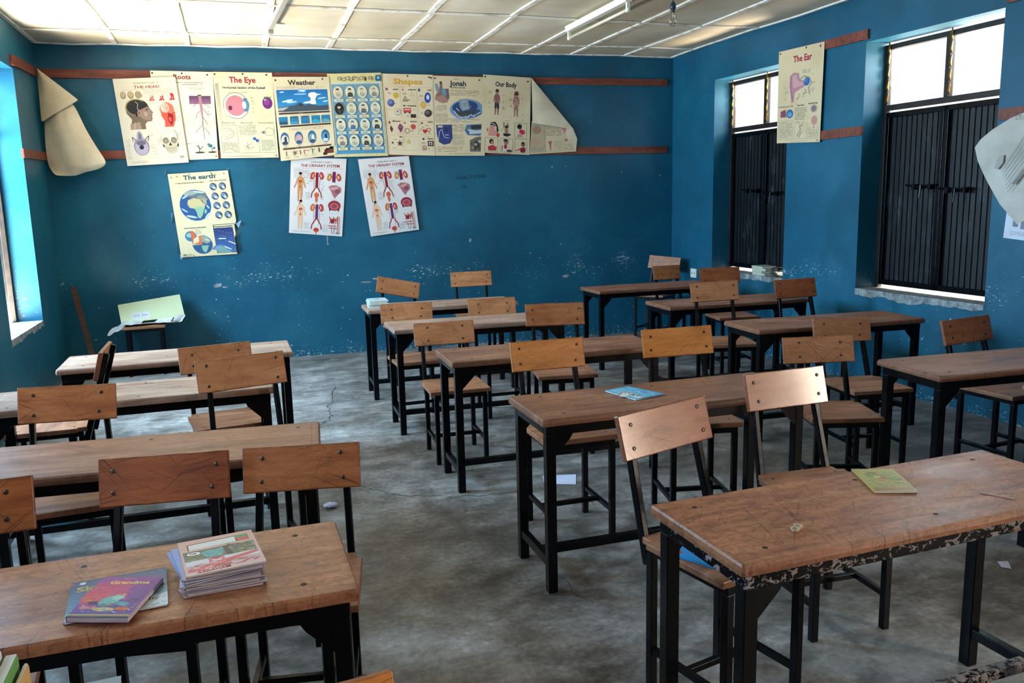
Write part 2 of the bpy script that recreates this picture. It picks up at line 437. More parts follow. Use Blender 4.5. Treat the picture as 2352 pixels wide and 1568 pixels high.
# ------------------------------------------------------------------ windows
def ragged_sill(y0, y1, fn, z, out, name, parent):
    bm = NB(); n = 26
    top = []; low = []
    for i in range(n+1):
        y = y0+(y1-y0)*i/n
        dz = .045+.035*mathutils.noise.noise((y*6, z, 1.3))+.02*mathutils.noise.noise((y*21, z, 4))
        top.append((y, .004)); low.append(z-max(.012, dz))
    for i in range(n):
        a, b = top[i][0], top[i+1][0]
        hexa(bm, [fn(a, -out, z-.001), fn(b, -out, z-.001), fn(b, .005, z-.001), fn(a, .005, z-.001), fn(a, -out, z+.006), fn(b, -out, z+.006), fn(b, .005, z+.006), fn(a, .005, z+.006)])
        hexa(bm, [fn(a, .0, low[i]), fn(b, .0, low[i+1]), fn(b, .004, low[i+1]), fn(a, .004, low[i]), fn(a, .0, z), fn(b, .0, z), fn(b, .004, z), fn(a, .004, z)])
    return struct(name, bm, M['sill'], parent=parent)
def make_window(idx, y0, y1, fn, zs, zh, closed, side):
    root = bpy.data.objects.new('window_%d' % idx, None); C.objects.link(root); root['kind'] = 'structure'
    root['label'] = side
    ym = (y0+y1)/2; d0, d1 = -.235, -.195
    bm = NB()
    for a, b, c, d in ((y0, y0+.04, zs, zh-.02), (y1-.04, y1, zs, zh-.02), (y0, y1, zh-.06, zh-.02), (y0+.04, y1-.04, 2.245, 2.29)):
        box(bm, a, b, d0, d1, c, d, fn=fn)
    obj('window_frame', bm, M['steel'], root, bevel=.003)
    bm = NB(); box(bm, ym-.02, ym+.02, d0, d1+.005, 2.29, zh-.06, fn=fn); obj('mullion', bm, M['steel'], root)
    ragged_sill(y0, y1, fn, zs, .235, 'window_sill', root)
    if closed:
        for s, a, b in ((0, y0+.045, ym-.004), (1, ym+.004, y1-.045)):
            z0, z1 = zs+.035, 2.228
            bm = NB()
            # ribbed sheet
            n = int((b-a-.07)/.050)
            step = (b-a-.07)/n
            for k in range(n):
                p = a+.035+k*step
                for q0, q1, e0, e1 in ((0, .86, .0, .0), (.86, .90, .0, .009), (.90, .96, .009, .009), (.96, 1.0, .009, 0)):
                    hexa(bm, [fn(p+q0*step, d0+.004, z0+.02), fn(p+q1*step, d0+.004, z0+.02), fn(p+q1*step, d0+.010+e1, z0+.02), fn(p+q0*step, d0+.010+e0, z0+.02),
                              fn(p+q0*step, d0+.004, z1-.02), fn(p+q1*step, d0+.004, z1-.02), fn(p+q1*step, d0+.010+e1, z1-.02), fn(p+q0*step, d0+.010+e0, z1-.02)])
            sh = obj('shutter', bm, M['shutter'], root)
            bm = NB()
            for (p, q, r_, t) in ((a, a+.035, z0, z1), (b-.035, b, z0, z1), (a, b, z0, z0+.045), (a, b, z1-.04, z1)):
                box(bm, p, q, d0, d1+.005, r_, t, fn=fn)
            obj('shutter_frame', bm, M['black'], sh, bevel=.002)
            bm = NB(); c = b-.16 if s == 0 else a+.16
            zb = 1.60+(.03 if s else 0)
            tube(bm, [fn(c-.13, d1+.03, zb+.01), fn(c+.02, d1+.032, zb-.005), fn(c+.15, d1+.03, zb+.012)], .009)
            for yy, h in ((c-.09, .05), (c+.0, .03), (c+.07, .05)):
                box(bm, yy-.012, yy+.014, d1+.0, d1+.04, zb-h*.5, zb+h*.35, fn=fn)
            tube(bm, [fn(c-.02, d1+.05, zb+.01), fn(c-.015, d1+.055, zb-.09)], .006)
            obj('latch', bm, M['black'], sh)
    else:
        for s, ya, dr in ((0, y0, -1), (1, y1, 1)):
            z0, z1 = zs+.035, 2.228
            bm = NB(); w = (y1-y0)/2-.05
            c, sn = math.cos(R_(72)), math.sin(R_(72))
            def pt(u, t, z): return fn(ya-dr*(.02)+dr*u*c*.4, -.24-u*sn-t, z)
            hexa(bm, [pt(0, 0, z0), pt(w, 0, z0), pt(w, .015, z0), pt(0, .015, z0), pt(0, 0, z1), pt(w, 0, z1), pt(w, .015, z1), pt(0, .015, z1)])
            obj('shutter', bm, M['shutter'], root)
    # louvre hardware and blades
    for s, a, b in ((0, y0+.04, ym-.02), (1, ym+.02, y1-.04)):
        zz = [2.30, 2.40, 2.50, 2.60, 2.69]
        if closed:
            bm = NB()
            for z in zz:
                prism(bm, [fn(b-.002, d1+.004, z), fn(b-.004, d1+.018, z+.03), fn(b-.006, d1+.010, z+.09), fn(b-.002, d1+.0, z+.075)], Vector(fn(b-.016, 0, z))-Vector(fn(b, 0, z)))
            obj('louvre_clips', bm, M['brass'], root)
        bm = NB()
        for z in zz:
            hexa(bm, [fn(a+.003, d0+.006, z+.006), fn(b-.003, d0+.006, z+.006), fn(b-.003, d0+.010, z+.004), fn(a+.003, d0+.010, z+.004),
                      fn(a+.003, d0+.012, z+.098), fn(b-.003, d0+.012, z+.098), fn(b-.003, d0+.016, z+.096), fn(a+.003, d0+.016, z+.096)])
        obj('louvre_blades', bm, M['glass'], root)
    return root
make_window(1, *RWIN[0], RW, SILL, HEAD, True, 'far window in the right wall, black shutters closed')
make_window(2, *RWIN[1], RW, SILL, HEAD, True, 'nearer window in the right wall, black shutters closed')
make_window(4, *RWIN[2], RW, SILL, HEAD, True, 'window in the right wall beyond the picture edge')
make_window(3, *LWIN[0], LW, .65, 2.78, False, 'open window in the left wall')

# wooden rails nailed round the walls
def rail(fn, a0, a1, z0, z1, label, d=.022, tilt=0.0):
    bm = NB(); n = 10
    for i in range(n):
        p, q = a0+(a1-a0)*i/n, a0+(a1-a0)*(i+1)/n
        j = lambda s: .003*mathutils.noise.noise((s*3, z0, 2))
        hexa(bm, [fn(p, .001, z0+j(p)+tilt*i/n), fn(q, .001, z0+j(q)+tilt*(i+1)/n), fn(q, d, z0+j(q)+tilt*(i+1)/n), fn(p, d, z0+j(p)+tilt*i/n),
                  fn(p, .001, z1+j(p+9)+tilt*i/n), fn(q, .001, z1+j(q+9)+tilt*(i+1)/n), fn(q, d, z1+j(q+9)+tilt*(i+1)/n), fn(p, d, z1+j(p+9)+tilt*i/n)])
    bmesh.ops.remove_doubles(bm, verts=bm.verts[:], dist=.0002)
    return tag(obj('wooden_rail', bm, M['rail']), label, 'rail')
rail(BW, -1.60, 3.155, 2.835, 2.915, 'long red-brown wooden rail along the back wall, its charts hanging in front')
rail(BW, 3.157, 4.86, 2.832, 2.905, 'red-brown wooden rail on the upper back wall, right of the charts up to the corner')
rail(BW, -1.60, 4.86, 2.080, 2.160, 'lower red-brown wooden rail on the back wall, behind the bottoms of the charts')
rail(LW, 8.14, 9.10, 2.803, 2.885, 'short upper wooden rail on the left wall by the folded paper sheet', tilt=.03)
rail(LW, 8.15, 9.10, 2.050, 2.125, 'short lower wooden rail on the left wall below the folded sheet', tilt=.02)
rail(RW, 5.755, 6.86, 2.805, 2.88, 'upper wooden rail between the two shuttered windows, holding the ear chart')
rail(RW, 5.78, 6.72, 2.052, 2.128, 'lower wooden rail between the two shuttered windows, under the ear chart')
rail(RW, 3.45, 4.485, 2.805, 2.88, 'upper wooden rail on the right wall beyond the nearer window, at the picture edge')
rail(RW, 3.45, 4.487, 2.053, 2.131, 'lower wooden rail right of the nearer window, above the curled sheet')

# ------------------------------------------------------------------ desks
def desk_prefab(name, label, loc, deg, top='desk', apron='black', L=1.27, W=.447, group='wooden school desks', rail_mat='black'):
    t = thing('school_desk', label, 'desk', (loc[0], loc[1], 0), R_(deg), group)
    l, w = L/2, W/2
    bm = NB(); n = 12; random.seed(hash(name) % 1000 if False else sum(map(ord, name)))
    # worn board: slightly uneven edges and rounded corners
    def ring(ins, z, jit):
        pts = []
        cr = .006
        for sx, sy in ((-1, -1), (1, -1), (1, 1), (-1, 1)):
            pts += [(sx*(l-ins), sy*(w-ins-cr)), (sx*(l-ins-cr), sy*(w-ins))] if sx*sy > 0 else [(sx*(l-ins-cr), sy*(w-ins)), (sx*(l-ins), sy*(w-ins-cr))]
        full = []
        for i in range(8):
            a, b = pts[i], pts[(i+1) % 8]
            m = 10 if (abs(a[0]-b[0]) > .5) else (4 if abs(a[1]-b[1]) > .2 else 1)
            for k in range(m):
                f = k/m; x = a[0]+(b[0]-a[0])*f; y = a[1]+(b[1]-a[1])*f
                q = 1+jit*mathutils.noise.noise((x*9+sum(map(ord, name)), y*9, z*3))
                full.append((x*(1-(1-q)*.15/l*.1), y*q if abs(abs(y)-w) < .05 else y, z))
        return [bm.verts.new(p) for p in full]
    rs = [ring(.006, .718, .004), ring(.001, .721, .006), ring(0, .733, .008), ring(.0015, .744, .008), ring(.006, .750, .004)]
    for a, b in zip(rs, rs[1:]):
        for k in range(len(a)): bm.faces.new([a[k], a[(k+1) % len(a)], b[(k+1) % len(a)], b[k]])
    bm.faces.new(rs[0]); bm.faces.new(rs[-1])
    tp = obj('tabletop', bm, M[top], t)
    for sx in (-.82, .04, .84):
        for sy in (-.68, .68):
            b = NB(); lathe(b, [(.0075, 0), (.0075, .0008), (.002, .0010)], (sx*l+random.uniform(-.02, .02), sy*w, .7497), 10)
            obj('screw', b, M['hole'], tp)
    i_ = .022; th = .036
    bm = NB()
    for (a, b, c, d) in ((-l+i_, l-i_, -w+i_, -w+i_+th), (-l+i_, l-i_, w-i_-th, w-i_), (-l+i_, -l+i_+th, -w+i_+th, w-i_-th), (l-i_-th, l-i_, -w+i_+th, w-i_-th)):
        box(bm, a, b, c, d, .676, .718)
    obj('apron', bm, M[apron], t, bevel=.003)
    for sx in (-1, 1):
        for sy in (-1, 1):
            bm = NB(); cx, cy = sx*(l-i_-.0215), sy*(w-i_-.0215)
            box(bm, cx-.0205, cx+.0205, cy-.0205, cy+.0205, 0, .676)
            obj('leg', bm, M['black'], t, bevel=.003)
            bm = NB(); x0 = sx*(l-i_-.042); s = -sx; yy = sy*(w-i_-.003)
            prism(bm, [(x0, yy, .677), (x0+s*.075, yy, .677), (x0+s*.062, yy, .655), (x0, yy, .592)], (0, -sy*.006, 0))
            obj('gusset', bm, M['black'], t)
        bm = NB(); cx = sx*(l-i_-.0215); box(bm, cx-.016, cx+.016, -w+i_+.041, w-i_-.041, .105, .14)
        obj('end_stretcher', bm, M['black'], t, bevel=.003)
    bm = NB(); box(bm, -l+i_+.037, l-i_-.037, -.055, -.020, .105, .140); obj('long_stretcher', bm, M[rail_mat], t, bevel=.003)
    return t
DESKS = [
 ('M1', 'furthest wooden desk of the middle column, a small pile of booklets on its left end', (1.632, 6.923), -1.7, 'desk_pale'),
 ('M2', 'second wooden desk from the back in the middle column, bare greyish-brown top', (1.635, 5.808), -1.5, 'desk_pale'),
 ('M3', 'third wooden desk from the back in the middle column, dark inset line round its top', (1.713, 4.528), -1.5, 'desk'),
 ('M4', 'middle-column wooden desk carrying one light blue booklet', (1.748, 3.241), -.2, 'desk'),
 ('M5', 'large scratched right front desk with chipped metal edge and yellow-green booklet', (1.715, 1.844), 1.9, 'desk_warm'),
 ('R1', 'wooden desk nearest the back right corner below the charts wall', (3.801, 7.258), .1, 'desk'),
 ('R2', 'right-hand wooden desk, second from the back, beside the far shuttered window', (3.835, 5.956), -2.6, 'desk'),
 ('R3', 'right-hand wooden desk standing before the nearer shuttered window, whole top visible', (3.788, 4.701), -3.3, 'desk'),
 ('R4', 'right-hand wooden desk at the picture edge with shiny worn black metal under its top', (3.744, 3.196), -3.5, 'desk'),
 ('R5', 'wooden desk beyond the right picture edge, one black leg standing behind the chipped desk', (3.915, 2.52), 0, 'desk'),
 ('L1', 'left-column wooden desk furthest back, pale top in front of the paper-covered stool', (-.342, 5.292), .4, 'desk_pale'),
 ('L2', 'left-column wooden desk, second from the back, a sideways chair behind it', (-.496, 4.33), .5, 'desk_pale'),
 ('L3', 'left-column wooden desk, third from the back, bare reddish-brown top', (-.372, 3.206), -5.0, 'desk'),
 ('L4', 'wooden left front desk with two loose books and a pile of pink booklets', (-.419, 2.037), .45, 'desk_warm'),
 ('L5', 'wooden desk just below the bottom left of the picture, under the tall book pile', (-.42, .86), .4, 'desk_warm'),
]
D = {}
for nm, lab, loc, deg, top in DESKS:
    D[nm] = desk_prefab(nm, lab, loc, deg, top, 'chipped' if nm == 'M5' else 'black', rail_mat='chipped' if nm == 'M5' else 'black')

# ------------------------------------------------------------------ chairs
def chair(key, label, x, y, deg, bw, roll, dz, mat, bolts=(.12, .045), seatmat='seat', board=True, group='wooden school chairs'):
    random.seed(sum(map(ord, key)))
    t = thing('school_chair', label, 'chair' if board else 'stool', (x, y, 0), R_(deg), group)
    sh = .506+.6*dz; zl, zh = .744+dz, .890+dz
    # seat board with notches for the uprights
    bm = NB(); a, b = .190, .193
    pts = [(-a, -b), (a, -b), (a, .150), (.168, .150), (.168, b), (-.168, b), (-.168, .150), (-a, .150)] if board else [(-a, -b), (a, -b), (a, b), (-a, b)]
    prism(bm, [(p[0], p[1], sh-.024) for p in pts], (0, 0, .024))
    st = obj('seat', bm, M[seatmat], t, bevel=.004)
    for sx in (-.14, .14):
        for sy in (-.13, .13):
            q = NB(); lathe(q, [(.006, 0), (.006, .0008), (.002, .001)], (sx, sy, sh-.0002), 8); obj('screw', q, M['hole'], st)
    f0 = sh-.025
    bm = NB()
    for (p, q, r_, s) in ((-.165, .165, -.187, -.163), (-.165, .165, .15, .174), (-.165, -.141, -.163, .15), (.141, .165, -.163, .15)):
        box(bm, p, q, r_, s, f0-.026, f0)
    obj('seat_frame', bm, M['black'], t, bevel=.002)
    for sx in (-1, 1):
        for sy in (-.175, .162):
            bm = NB(); box(bm, sx*.152-.0135, sx*.152+.0135, sy-.0135, sy+.0135, 0, f0-.026); obj('leg', bm, M['black'], t, bevel=.002)
        bm = NB(); box(bm, sx*.152-.010, sx*.152+.010, -.161, .148, .125, .147); obj('side_stretcher', bm, M['black'], t, bevel=.002)
    bm = NB(); box(bm, -.142, .142, -.015, .006, .125, .147); obj('cross_stretcher', bm, M['black'], t, bevel=.002)
    if not board: return t
    sl = (.297-.257)/(.890-.744)
    ux = .145*bw/.40
    for sx in (-1, 1):
        bm = NB()
        y1 = .257+sl*(zh-.012-zl)+.024
        bar(bm, (sx*.154, .178, f0-.07), (sx*ux, y1, zh-.012+(sx*math.sin(R_(roll))*.1)), .024, .030, (0, 1, 0))
        obj('back_upright', bm, M['black'], t, bevel=.004)
    bm = NB(); hw, hh = bw/2, (zh-zl)/2*math.sqrt(1+sl*sl); n = 10
    ang = math.atan(sl); th = .021
    fr, bk = [], []
    outl = []
    for i in range(n+1): outl.append((-hw+bw*i/n, -hh+.0015*mathutils.noise.noise((i*.9, x*7, 0))))
    for i in range(n+1): outl.append((hw-bw*i/n, hh+.0018*mathutils.noise.noise((i*.8, y*7, 4))))
    vs0 = [bm.verts.new((p[0], -th/2, p[1])) for p in outl]; vs1 = [bm.verts.new((p[0], th/2, p[1])) for p in outl]
    bm.faces.new(vs0); bm.faces.new(vs1[::-1]); m_ = len(outl)
    for k in range(m_): bm.faces.new([vs0[k], vs0[(k+1) % m_], vs1[(k+1) % m_], vs1[k]])
    bd = obj('backrest', bm, BOARD[mat], t, bevel=.0035)
    cz = (zl+zh)/2; cy = (.257+.297)/2
    bd.matrix_local = Matrix.Translation((0, cy, cz)) @ Matrix.Rotation(-ang, 4, 'X') @ Matrix.Rotation(-R_(roll), 4, 'Y')
    bx, bz = bolts[0]*bw/.4, bolts[1]
    for sx in (-1, 1):
        for sz in (-1, 1):
            q = NB(); lathe(q, [(.0072, 0), (.0072, .0012), (.005, .0028), (.001, .0032)], (0, 0, 0), 12)
            bmesh.ops.rotate(q, verts=q.verts, cent=(0, 0, 0), matrix=Matrix.Rotation(R_(90), 3, 'X'))
            bmesh.ops.translate(q, verts=q.verts, vec=(sx*bx+random.uniform(-.008, .008), -th/2, sz*bz+random.uniform(-.004, .004)))
            obj('bolt', q, M['bolt'], bd, smooth=False)
    return t
CH = [
 ('M1a', 'chair with crooked tan backrest behind the booklet pile, left chair at the furthest middle desk', 1.44, 7.392, 3.4, .402, -12.7, .006, 'tan', (.15, .035)),
 ('M1b', 'tan-backed chair alone against the blue back wall, right of the crooked one', 2.206, 7.823, -8.1, .413, .9, .007, 'tan', (.15, .035)),
 ('M2a', 'tan-backed chair behind the left end of the second middle desk, two bolts showing', 1.227, 5.99, 1.4, .400, -1.2, -.045, 'tan', (.11, .03)),
 ('M2b', 'chair whose streaky tan backrest shows behind the middle of the second middle desk', 1.888, 5.99, -2.6, .385, .1, -.048, 'tan', (.12, .03)),
 ('M3a', 'chair with plain ochre backrest and four pale bolts, left chair at the third middle desk', 1.272, 5.061, -2.4, .404, .1, -.069, 'tan', (.115, .04)),
 ('M3b', 'chair with rough scored brown backrest split along its bottom, behind the third middle desk', 1.966, 4.942, -11.5, .399, -.1, .023, 'brown', (.155, .035)),
 ('M4a', 'chair with bright orange backrest behind the light blue booklet desk, on the left', 1.482, 3.666, -.8, .395, .1, .010, 'orange', (.155, .04)),
 ('M4b', 'chair with orange backrest full of scratched writing, right of the plain bright orange one', 2.136, 3.608, -12.5, .380, 1.8, .032, 'orange', (.155, .038)),
 ('M5a', 'tilted chair with pinkish glossy backrest and a blue book on its seat', 1.403, 2.179, 12.5, .389, 2.3, .026, 'gloss', (.155, .042)),
 ('M5b', 'chair with glossy backrest catching a white glare on its right side', 2.065, 2.52, -3.2, .365, 1.5, .018, 'gloss', (.155, .04)),
 ('R1a', 'chair with dark brown backrest behind the back right corner desk', 4.39, 7.72, 0, .32, 0, -.03, 'brown', (.15, .035)),
 ('R1b', 'chair turned sideways in the back right corner of the room', 4.47, 8.42, -52, .39, -4, .02, 'brown', (.15, .035)),
 ('R2a', 'chair with reddish backrest just below the far shuttered window sill', 4.234, 6.51, -9.9, .387, 0, .041, 'red', (.16, .04)),
 ('R3a', 'chair with smooth tan backrest and four dark bolts, in front of the second right-hand desk', 3.42, 5.33, -14.3, .374, 1.5, .055, 'tan', (.155, .04)),
 ('R3b', 'chair with dark reddish backrest under the gap between the two shuttered windows', 4.18, 5.30, -5.6, .358, .8, .041, 'red', (.16, .04)),
 ('R4a', 'chair with pale tan backrest and extra bolt holes, seat left of the right edge desk', 3.013, 3.624, -18.6, .401, 1.0, -.085, 'tan', (.115, .04)),
 ('R4b', 'chair with tan backrest partly hidden by the pale tan one with extra bolt holes', 3.564, 4.029, -8.7, .389, -1.3, -.067, 'tan', (.12, .035)),
 ('R4c', 'chair with leaning orange-brown backrest right below the nearer shuttered window sill', 4.173, 3.591, 3.9, .396, 1.1, -.048, 'brown', (.14, .035)),
 ('L2a', 'chair turned sideways to the camera, backrest seen edge on, in the left column', -.98, 4.86, -90, .39, 0, 0, 'brown', (.15, .04)),
 ('L2b', 'tan-backed chair partly covered by the scratched one, behind the second left desk', -.096, 4.715, 9.0, .396, .5, -.055, 'tan', (.12, .03)),
 ('L3a', 'chair with reddish plywood backrest at far left, behind the third left desk', -.684, 3.582, 5.1, .370, -3.1, -.005, 'brown', (.13, .04)),
 ('L3b', 'chair with orange backrest scored by deep crossing scratches, left column by the aisle', .030, 3.765, 7.3, .400, 1.6, .033, 'tan', (.155, .045)),
 ('L4a', 'chair cut off by the left picture edge, only the right end of its backrest showing', -.735, 2.275, 6.0, .361, -.8, -.004, 'brown', (.12, .035)),
 ('L4b', 'chair with reddish-brown backrest behind the left front desk, middle of its three', -.308, 2.494, -10.2, .394, .7, -.045, 'red', (.155, .035)),
 ('L4c', 'chair with cracked brown backrest on the aisle side behind the left front desk', .117, 2.541, -10.3, .387, -.3, -.077, 'brown', (.135, .042)),
 ('L5a', 'chair at the bottom edge of the picture showing only a corner of its orange backrest', .075, 1.065, 8, .36, 0, -.093, 'orange', (.15, .04)),
]
CO = {}
for c in CH:
    CO[c[0]] = chair(c[0], c[1], *c[2:8], c[8], c[9])
stool = chair('ST', 'low black-legged stool against the back wall, covered by a torn paper sheet', -.875, 8.86, 2, .4, 0, -.04, 'brown', board=False, group=None)

# ------------------------------------------------------------------ printed art
_txt = {}
def text_polys(s, bold):
    k = (s, bold)
    if k in _txt: return _txt[k]
    cu = bpy.data.curves.new('t', 'FONT'); cu.body = s; cu.size = 1.0; cu.resolution_u = 2; cu.offset = (.014 if s.isupper() else .03) if bold else 0.0
    o = bpy.data.objects.new('t', cu); me = o.to_mesh()
    P = [tuple(v.co[:2]) for v in me.vertices]; Fc = [tuple(p.vertices) for p in me.polygons]
    o.to_mesh_clear(); bpy.data.objects.remove(o); bpy.data.curves.remove(cu)
    if P:
        x0 = min(p[0] for p in P); x1 = max(p[0] for p in P)
        P = [((p[0]-x0)/(x1-x0), p[1]) for p in P]; w = x1-x0
    else: w = 1
    _txt[k] = (P, Fc, w); return _txt[k]
class Art:
    """flat print: coordinates x 0..100 to the right, y 0..H down, mapped on a sheet"""
    def __init__(s, quad, nrm, hgt=150.0, wave=.0, seed=0, base='e6dfc4', grid=(10, 14), edge=None, hole=None, th=.0008, step=.00003):
        s.step = step
        s.q = [Vector(p) for p in quad]; s.n = Vector(nrm).normalized(); s.h = hgt; s.wv = wave; s.sd = seed
        s.bm = NB(); s.col = s.bm.loops.layers.float_color.new('Col'); s.lay = 0; s.th = th
        nx, ny = grid; s.outer = edge
        g = [[None]*(ny+1) for _ in range(nx+1)]
        for i in range(nx+1):
            for j in range(ny+1):
                x, y = 100*i/nx, hgt*j/ny
                if edge: x, y = edge(x, y)
                g[i][j] = s.bm.verts.new(s.P(x, y, 0))
        for i in range(nx):
            for j in range(ny):
                if hole and hole((i+.5)*100/nx, (j+.5)*hgt/ny): continue
                s.face([g[i][j], g[i+1][j], g[i+1][j+1], g[i][j+1]], base)
    def P(s, x, y, lay=None):
        u, v = x/100, y/s.h
        p = s.q[0]*(1-u)*(1-v)+s.q[1]*u*(1-v)+s.q[2]*u*v+s.q[3]*(1-u)*v
        w = 0
        if s.wv: w = s.wv*(.7+.6*math.sin(1.5*u+1.3*v+s.sd)+.5*v*v*math.sin(1.4*u+s.sd))
        l = s.lay if lay is None else lay
        return p+s.n*(w+(s.step*25+l*s.step if l else 0))
    def face(s, vs, c):
        f = s.bm.faces.new(vs)
        c = hx(c) if isinstance(c, str) else c
        for l in f.loops: l[s.col] = c
        return f
    def poly(s, pts, c, sub=True):
        s.lay += 1
        try: s.face([s.bm.verts.new(s.P(*p)) for p in pts], c)
        except ValueError: pass
    def rect(s, x0, y0, x1, y1, c, c2=None):
        s.lay += 1; nx = max(1, int((x1-x0)/12)); ny = max(1, int((y1-y0)/12))
        a = hx(c) if isinstance(c, str) else c; b = (hx(c2) if isinstance(c2, str) else c2) if c2 else a
        g = [[s.bm.verts.new(s.P(x0+(x1-x0)*i/nx, y0+(y1-y0)*j/ny)) for j in range(ny+1)] for i in range(nx+1)]
        for i in range(nx):
            for j in range(ny):
                f = s.bm.faces.new([g[i][j], g[i+1][j], g[i+1][j+1], g[i][j+1]])
                for l, t in zip(f.loops, (j, j, j+1, j+1)):
                    t = t/ny; l[s.col] = tuple(a[k]*(1-t)+b[k]*t for k in range(4))
    def ell(s, cx, cy, rx, ry, c, rot=0, n=22, a0=0, a1=360, c2=None):
        s.lay += 1; r = R_(rot)
        ctr = s.bm.verts.new(s.P(cx, cy)); vs = []
        for k in range(n+1):
            a = R_(a0+(a1-a0)*k/n); x, y = rx*math.cos(a), ry*math.sin(a)
            vs.append(s.bm.verts.new(s.P(cx+x*math.cos(r)-y*math.sin(r), cy+x*math.sin(r)+y*math.cos(r))))
        A = hx(c) if isinstance(c, str) else c; B = (hx(c2) if isinstance(c2, str) else c2) if c2 else A
        for k in range(n):
            f = s.bm.faces.new([ctr, vs[k], vs[k+1]])
            for l, t in zip(f.loops, (0, 1, 1)): l[s.col] = tuple(A[i]*(1-t)+B[i]*t for i in range(4))
    def line(s, pts, w, c):
        s.lay += 1
        for a, b in zip(pts, pts[1:]):
            dx, dy = b[0]-a[0], b[1]-a[1]; L = math.hypot(dx, dy)
            if L < 1e-6: continue
            nx_, ny_ = -dy/L*w/2, dx/L*w/2
            s.face([s.bm.verts.new(s.P(*p)) for p in ((a[0]-nx_, a[1]-ny_), (b[0]-nx_, b[1]-ny_), (b[0]+nx_, b[1]+ny_), (a[0]+nx_, a[1]+ny_))], c)
    def ring(s, cx, cy, rx, ry, w, c, n=24):
        s.line([(cx+rx*math.cos(2*PI*k/n), cy+ry*math.sin(2*PI*k/n)) for k in range(n+1)], w, c)
    def frame(s, x0, y0, x1, y1, w, c): s.line([(x0, y0), (x1, y0), (x1, y1), (x0, y1), (x0, y0)], w, c)
    def text(s, body, x0, x1, y, size, c, bold=True, rot=0, flip=False):
        """x0..x1 extent, y baseline"""
        s.lay += 1
        P, Fc, w = text_polys(body, bold); vs = []; r = R_(rot)
        for p in P:
            x, yy = (x1-x0)*p[0], -p[1]*size
            if flip: x = (x1-x0)-x; yy = -yy
            vs.append(s.bm.verts.new(s.P(x0+x*math.cos(r)-yy*math.sin(r), y+x*math.sin(r)+yy*math.cos(r))))
        for f in Fc:
            try: s.face([vs[i] for i in f], c)
            except ValueError: pass
    def lines(s, x0, y0, x1, y1, n, c='6b6458', dens=.85, w=None):
        """block of tiny unreadable text lines"""
        cc = hx(c); c = (cc[0]*.78, cc[1]*.78, cc[2]*.78, 1)
        rd = random.Random(int(x0*7+y0*13+s.sd)); dy = (y1-y0)/n; s.lay += 1
        for k in range(n):
            x = x0; end = x1-(rd.random()*.3*(x1-x0) if k == n-1 else rd.random()*2)
            while x < end:
                L = rd.uniform(1.2, 3.6)
                if rd.random() < dens:
                    xe = min(end, x+L); ya = y0+dy*(k+.34); yb = y0+dy*(k+.62) if w is None else ya+w
                    s.face([s.bm.verts.new(s.P(*p)) for p in ((x, ya), (xe, ya), (xe, yb), (x, yb))], c)
                x += L+rd.uniform(.45, .8)
    def done(s, name, mat, parent=None):
        me = bpy.data.meshes.new(name); s.bm.to_mesh(me); s.bm.free()
        o = bpy.data.objects.new(name, me); me.materials.append(mat); link(o, parent); return o
NB_ = (-.045, -1, 0)   # towards the room, back wall
INK = '3a332c'
def tacks(a, pts, c='2a231c'):
    for x, y in pts: a.ell(x, y, 1.6, 1.6, c, n=8)
def qz(q, extra=0):
    return [(p[0], p[1]-extra, p[2]) for p in q]

# --- the head
a = Art(qz([(-.968, 9.111, 2.827), (-.405, 9.085, 2.855), (-.350, 9.083, 2.039), (-.912, 9.108, 2.01)], .012), NB_, 140, .006, 1, 'd3cbb6')
a.text('HUMAN BODY CHART 14', 31, 71, 9.5, 4.0, '6a5a4c', False); a.text('THE HEAD', 31, 72, 16.5, 6.2, '8f2320')
a.line([(10, 18.5), (94, 18.5)], .25, '8a8378'); a.lines(45, 19, 93, 26.5, 6, 'a09a8e')
for x, r in ((12, 4.6), (24, 5), (36, 5.2)):
    a.ell(x, 26.5, r*.98, 6, '8d7a5f'); a.ell(x, 25.5, r*.75, 4.6, 'b5a17f'); a.line([(x, 21), (x, 30)], .4, '8d7a5f')
a.poly([(32, 22), (40, 22), (43, 30), (38, 30.5), (33, 30)], '9c896c')
for x, c in ((57, 'b8554c'), (73, 'b03a34'), (90, 'b8262a')):
    a.poly([(x-2.5, 28), (x+2, 27), (x+3, 30), (x+2.2, 33), (x+4, 37), (x-6, 37), (x-2.2, 33)], c); a.line([(x, 29), (x+.3, 36)], .8, 'e0b0a0'); a.ell(x-.5, 28, 2.6, 2.4, 'c9b9a6' if x < 80 else c)
a.lines(52, 39, 64, 42, 3, 'a09a8e'); a.lines(82, 36, 93, 38.5, 2, 'a09a8e')
# head in profile, facing right
prof = [(17, 75), (20, 66), (13, 56), (12, 46), (16, 38), (24, 33.5), (34, 33), (43, 36), (48, 41), (50, 46.5), (51, 50), (55.5, 56), (53, 58), (53.5, 61), (52, 62.5), (53, 65), (51, 69.5), (44, 70), (40, 74), (40, 82), (15, 82)]
a.poly(prof, '6f5f50'); a.ell(30, 46, 17.5, 13.2, '8f8256'); a.ell(30.5, 46.5, 16.2, 12.0, '2d2a2a')
a.poly([(30, 40), (44, 37), (48, 43), (47, 49), (40, 50), (34, 58), (26, 62), (30, 50)], '2f2b2b')
a.poly([(36, 50), (47, 46), (50, 50), (54, 56), (51, 61), (51, 68), (42, 68), (33, 62)], '8a7466'); a.poly([(40, 54), (46, 55), (45, 62), (41, 61)], 'a88f7e')
a.ell(33, 55.5, 2.8, 5, 'a08373', 10); a.ell(33, 55.5, 1.5, 3, '6b5144'); a.line([(29, 37), (33, 41), (31, 48), (33, 52)], .9, 'a39a90')
